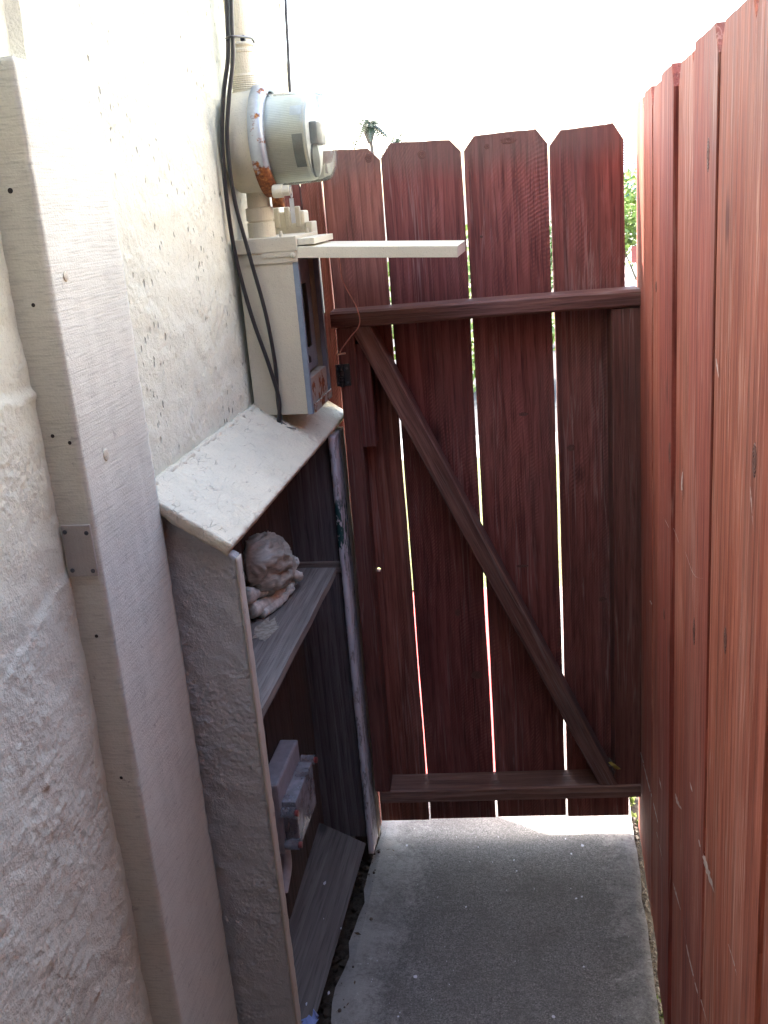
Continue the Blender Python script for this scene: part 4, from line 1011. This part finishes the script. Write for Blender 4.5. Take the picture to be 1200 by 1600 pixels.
# ============================================================ BEYOND THE GATE
def az(dist, a): return dist * math.sin(R(a)), dist * math.cos(R(a))
# palm
def palm(dist, a, ztop, s, label):
    x, y = az(dist, a); e = empty('palm_tree', (x, y, gz(y)), 0, label, 'palm tree'); H = ztop - gz(y)
    bm = bmesh.new(); add_tube(bm, [(0, 0, 0), (.15 * s, 0, H * .5), (0, 0, H)], .16 * s, 10, 6, rf=lambda t: .12 * s * (1.2 - .45 * t)); link('trunk', bm, M['bark'], e, smooth=True)
    bm = bmesh.new(); add_lathe(bm, [(.13 * s, -.95 * s), (.33 * s, -.35 * s), (.30 * s, -.05 * s)], (0, 0, H), (0, 0, 1), 12); link('frond_skirt', bm, M['bark'], e)
    for i in range(30):
        an = i * 2.399; up = random.uniform(.05, 1.25); L_ = random.uniform(.8, 1.5) * s
        d = Vector((math.cos(an), math.sin(an), 0)); bm = bmesh.new(); n = 12; sp_ = []
        for j in range(n + 1):
            t = j / n; sp_.append(Vector((0, 0, H)) + d * L_ * t * math.cos(up * .8) + Vector((0, 0, L_ * (math.sin(up) * 1.2 * t - .95 * t * t))))
        sd_ = d.cross(Vector((0, 0, 1)))
        for j in range(2, n):
            for sgn in (-1, 1):
                ll = .46 * s * math.sin(math.pi * (j / n) ** .8) + .08; b0 = sp_[j]; b1 = sp_[j] + (sp_[j] - sp_[j - 1]) * .9
                tip = b0 + sd_ * sgn * ll * .8 + (sp_[j] - sp_[j - 1]) * 1.2 + Vector((0, 0, -.3 * ll))
                bm.faces.new([bm.verts.new(v) for v in (b0, b1, tip)])
        add_tube(bm, sp_[::4], .02 * s, 4, 2); link('frond', bm, M['palmleaf'], e)
    return e
palm(90, -9.17, 1.7 + 90 * math.tan(R(3.75)), 1.45, 'tall palm tree far off, showing above the gap beside the meter')
# rounded far tree top over the second picket
def leafy(name, label, c, rad, nleaf, ls, mat, trunk_r=.08, cat='tree', stem=True, seed=1):
    rnd = random.Random(seed); e = empty(name, (c[0], c[1], gz(c[1])), 0, label, cat); H = c[2] - gz(c[1])
    bm = bmesh.new(); cl = [Vector((rnd.gauss(0, .45), rnd.gauss(0, .45), rnd.gauss(0, .42))) for _ in range(16)]
    for i in range(nleaf):
        q = rnd.choice(cl); v = q + Vector((rnd.gauss(0, .26), rnd.gauss(0, .26), rnd.gauss(0, .24)))
        if v.length > 1.15: v *= 1.1 / v.length
        p = Vector((v.x * rad[0], v.y * rad[1], H + v.z * rad[2])); a = Vector((rnd.gauss(0, 1), rnd.gauss(0, 1), rnd.gauss(0, 1))).normalized(); b = a.orthogonal().normalized(); l = ls * rnd.uniform(.6, 1.3)
        bm.faces.new([bm.verts.new(w_) for w_ in (p, p + a * l * .5 + b * l * .28, p + a * l, p + a * l * .5 - b * l * .28)])
    link('foliage', bm, mat, e)
    bm = bmesh.new(); add_tube(bm, [(0, 0, 0), (.04, .02, H * .5), (0, 0, H)], trunk_r, 8, 4, rf=lambda t: trunk_r * (1.3 - t * .7)); link('trunk', bm, M['bark'], e, smooth=True)
    for k_ in range(4):
        a = k_ * 1.7; bm = bmesh.new(); add_tube(bm, [(0, 0, H * .55), (rad[0] * .3 * math.cos(a), rad[1] * .3 * math.sin(a), H * .8), (rad[0] * .6 * math.cos(a), rad[1] * .6 * math.sin(a), H + rad[2] * .3)], trunk_r * .4, 6, 3, rf=lambda t: trunk_r * .5 * (1.1 - t)); link('branch', bm, M['bark'], e, smooth=True)
    return e
x, y = az(80, -7.85); leafy('tree', 'tip of a far tree just clearing the second gate picket', (x, y, 1.7 + 80 * math.tan(R(2.55))), (.9, .9, .85), 500, .3, M['palmleaf'], .12, seed=3)
x, y = az(13.5, 4.95); leafy('bush', 'bright green bush in the slot between gate and fence', (x, y, 1.20), (.62, .62, .52), 2600, .085, M['leafy'], .03, 'bush', seed=5)
x, y = az(15.5, 2.2); leafy('bush', 'green hedge bush glimpsed through the right hand gate gap', (x, y, .35), (1.0, .8, .9), 2600, .11, M['leaf'], .03, 'bush', seed=6)
x, y = az(12.0, -6.0); leafy('bush', 'large garden bush glimpsed through the middle gate gap', (x, y, .3), (1.3, .9, .9), 3000, .11, M['leafy'], .03, 'bush', seed=8)

# house across the street
hx, hy = az(26, 12.2); hz = gz(hy)
hs = empty('house', (hx, hy, hz), R(-3), 'teal house with grey shingle roof across the street', 'house')
M['teal'] = plain('teal_siding', (.05, .20, .27), .7); M['shingle'] = plain('grey_shingle', (.20, .21, .22), .9, 0, .3, .4, 20); M['whitetrim'] = plain('white_trim_paint', (.75, .75, .73), .6)
EZ = 1.94 - hz
bm = bmesh.new(); nb = 18
for i in range(nb):
    z0_ = EZ * i / nb; z1_ = EZ * (i + 1) / nb
    bm.faces.new([bm.verts.new(v) for v in ((-5, -.02, z0_), (5, -.02, z0_), (5, 0, z1_), (-5, 0, z1_))])
add_box(bm, (-5, .01, 0), (5, 7, EZ), 0); link('wall', bm, M['teal'], hs)
bm = bmesh.new(); nr_ = 16
for i in range(nr_):
    t0, t1 = i / nr_, (i + 1) / nr_
    a = (-5.4, -.5 + 4 * t0, EZ + .03 + .72 * t0 + .02); b = (5.4, -.5 + 4 * t0, a[2]); c = (5.4, -.5 + 4 * t1, EZ + .03 + .72 * t1); d = (-5.4, c[1], c[2])
    bm.faces.new([bm.verts.new(v) for v in (a, b, c, d)])
bm.faces.new([bm.verts.new(v) for v in ((-5.4, 7.5, EZ + .03), (5.4, 7.5, EZ + .03), (5.4, 3.5, EZ + .75), (-5.4, 3.5, EZ + .75))])
link('roof', bm, M['shingle'], hs)
box('fascia', (-5.4, -.52, EZ - .1), (5.4, -.48, EZ + .05), M['whitetrim'], hs, .005)
for wx in (-3.2, -.6, 2.4):
    wn = box('window', (wx, -.05, .95), (wx + 1.3, -.021, 2.15), M['window'], hs, .003)
    box('frame', (wx - .08, -.07, .87), (wx + 1.38, -.051, .95), M['whitetrim'], wn, .003)
    box('frame', (wx - .08, -.07, 2.151), (wx + 1.38, -.051, 2.23), M['whitetrim'], wn, .003)

# cars
def car(loc, rz, paint, label, H=1.5, L=4.5, W=1.78, tl=.82):
    e = empty('parked_car', loc, rz, label, 'car', 'cars parked on the street')
    prof = [(0, .35), (.02, .75), (.12, .95 * H / 1.5), (.55, 1.0 * H / 1.5), (1.05, H * .97), (2.35, H), (3.1, 1.02 * H / 1.5), (4.1, .85), (4.45, .7), (4.5, .35)]
    bm = bmesh.new(); nsec = 6; rings = []
    for (px_, pz_) in prof:
        cab_ = pz_ > 1.08 * H / 1.5; ww = W / 2 * (.80 if cab_ else 1.0)
        rings.append([bm.verts.new((px_ * L / 4.5, -ww, pz_)), bm.verts.new((px_ * L / 4.5, -ww * .9, pz_ + .03)), bm.verts.new((px_ * L / 4.5, ww * .9, pz_ + .03)), bm.verts.new((px_ * L / 4.5, ww, pz_))])
    low = [[bm.verts.new((px_ * L / 4.5, s * W / 2, .28)) for s in (-1, 1)] for (px_, pz_) in prof]
    mid = [[bm.verts.new((px_ * L / 4.5, s * W / 2, min(pz_, .93 * H / 1.5))) for s in (-1, 1)] for (px_, pz_) in prof]
    for i in range(len(prof) - 1):
        a, b = rings[i], rings[i + 1]
        for j in range(3): bm.faces.new((a[j], a[j + 1], b[j + 1], b[j]))
        for s in (0, 1):
            r0, r1 = (a[0], b[0]) if s == 0 else (a[3], b[3])
            bm.faces.new((low[i][s], low[i + 1][s], mid[i + 1][s], mid[i][s])); bm.faces.new((mid[i][s], mid[i + 1][s], r1, r0))
        bm.faces.new((low[i][0], low[i + 1][0], low[i + 1][1], low[i][1]))
    bm.faces.new((low[0][0], low[0][1], mid[0][1], rings[0][3], rings[0][2], rings[0][1], rings[0][0], mid[0][0])); bm.faces.new((low[-1][0], low[-1][1], mid[-1][1], rings[-1][3], rings[-1][2], rings[-1][1], rings[-1][0], mid[-1][0]))
    link('body', bm, paint, e)
    zb_ = 1.0 * H / 1.5
    for s in (-1, 1):
        for (xa_, xb_) in ((1.1, 1.75), (1.82, 2.6)):
            bm = bmesh.new(); yb_ = s * W / 2 * .93
            f_ = bm.faces.new([bm.verts.new(v) for v in ((xa_ * L / 4.5, s * (W / 2 * .985 + .006), zb_ + .03), (xb_ * L / 4.5, s * (W / 2 * .985 + .006), zb_ + .03), ((xb_ - .12) * L / 4.5, s * (W / 2 * .815 + .03), H * .93), ((xa_ + .08) * L / 4.5, s * (W / 2 * .815 + .03), H * .93))]); link('window', bm, M['window'], e)
        box('taillight', (-.015, s * W / 2 * .78 - .12, tl - .1), (.05, s * W / 2 * .78 + .12, tl + .1), M['redplastic'], e, .01)
        for wx in (.85, 3.6):
            bm = bmesh.new(); add_lathe(bm, [(.32, 0), (.33, .03), (.33, .17), (.31, .2)], (wx * L / 4.5, s * (W / 2 - .1) - .1, .33), (0, 1, 0), 22); wh = link('wheel', bm, M['black'], e)
            bm = bmesh.new(); add_lathe(bm, [(.2, 0), (.18, .02)], (wx * L / 4.5, s * (W / 2 - .1) + s * .105, .33), (0, s, 0), 16); link('rim', bm, M['steel'], wh)
    bm = bmesh.new(); f_ = bm.faces.new([bm.verts.new(v) for v in ((.56, -W * .36, zb_ + .045), (.56, W * .36, zb_ + .045), (1.02, W * .33, H * .955), (1.02, -W * .33, H * .955))])
    link('rear_window', bm, M['window'], e)
    return e
M['carwhite'] = plain('white_car_paint', (.78, .78, .78), .25, 0, .02, 0); M['carteal'] = plain('teal_car_paint', (.10, .42, .38), .25, 0, .04, 0)
x, y = az(10.0, 4.15); car((x, y, gz(y)), R(2), M['carteal'], 'teal car parked on the street beyond the gate', H=1.42)
x, y = az(13.2, 4.25); c2 = car((x + .89, y, gz(y)), R(90), M['carwhite'], 'white van with a red tail light seen beside the fence', H=1.60, tl=1.40)

# overhead wire on two poles
wp = empty('utility_line', (-11, 30, 0), 0, 'thin overhead wire crossing the pale sky', 'wire')
za1 = 1.7 + 24 * math.tan(R(7.7)); zb1 = 1.7 + 24 * math.tan(R(8.35))
def lin(a): x, y = az(24, a); return x, y
xa2, ya2 = lin(-11.1); xb2, yb2 = lin(.6); dx_, dy_, dz_ = xb2 - xa2, yb2 - ya2, zb1 - za1
A_ = (xa2 - dx_ * 3 + 11, ya2 - dy_ * 3 - 30, za1 - dz_ * 3); B_ = (xb2 + dx_ * 3 + 11, yb2 + dy_ * 3 - 30, zb1 + dz_ * 3)
bm = bmesh.new(); add_cyl(bm, A_, B_, .007, seg=6); link('overhead_wire', bm, M['black'], wp)
for P_ in (A_, B_):
    bm = bmesh.new(); add_cyl(bm, (P_[0], P_[1], -1.2), (P_[0], P_[1], P_[2] + .6), .14, .1, seg=12); link('pole', bm, M['bark'], wp)
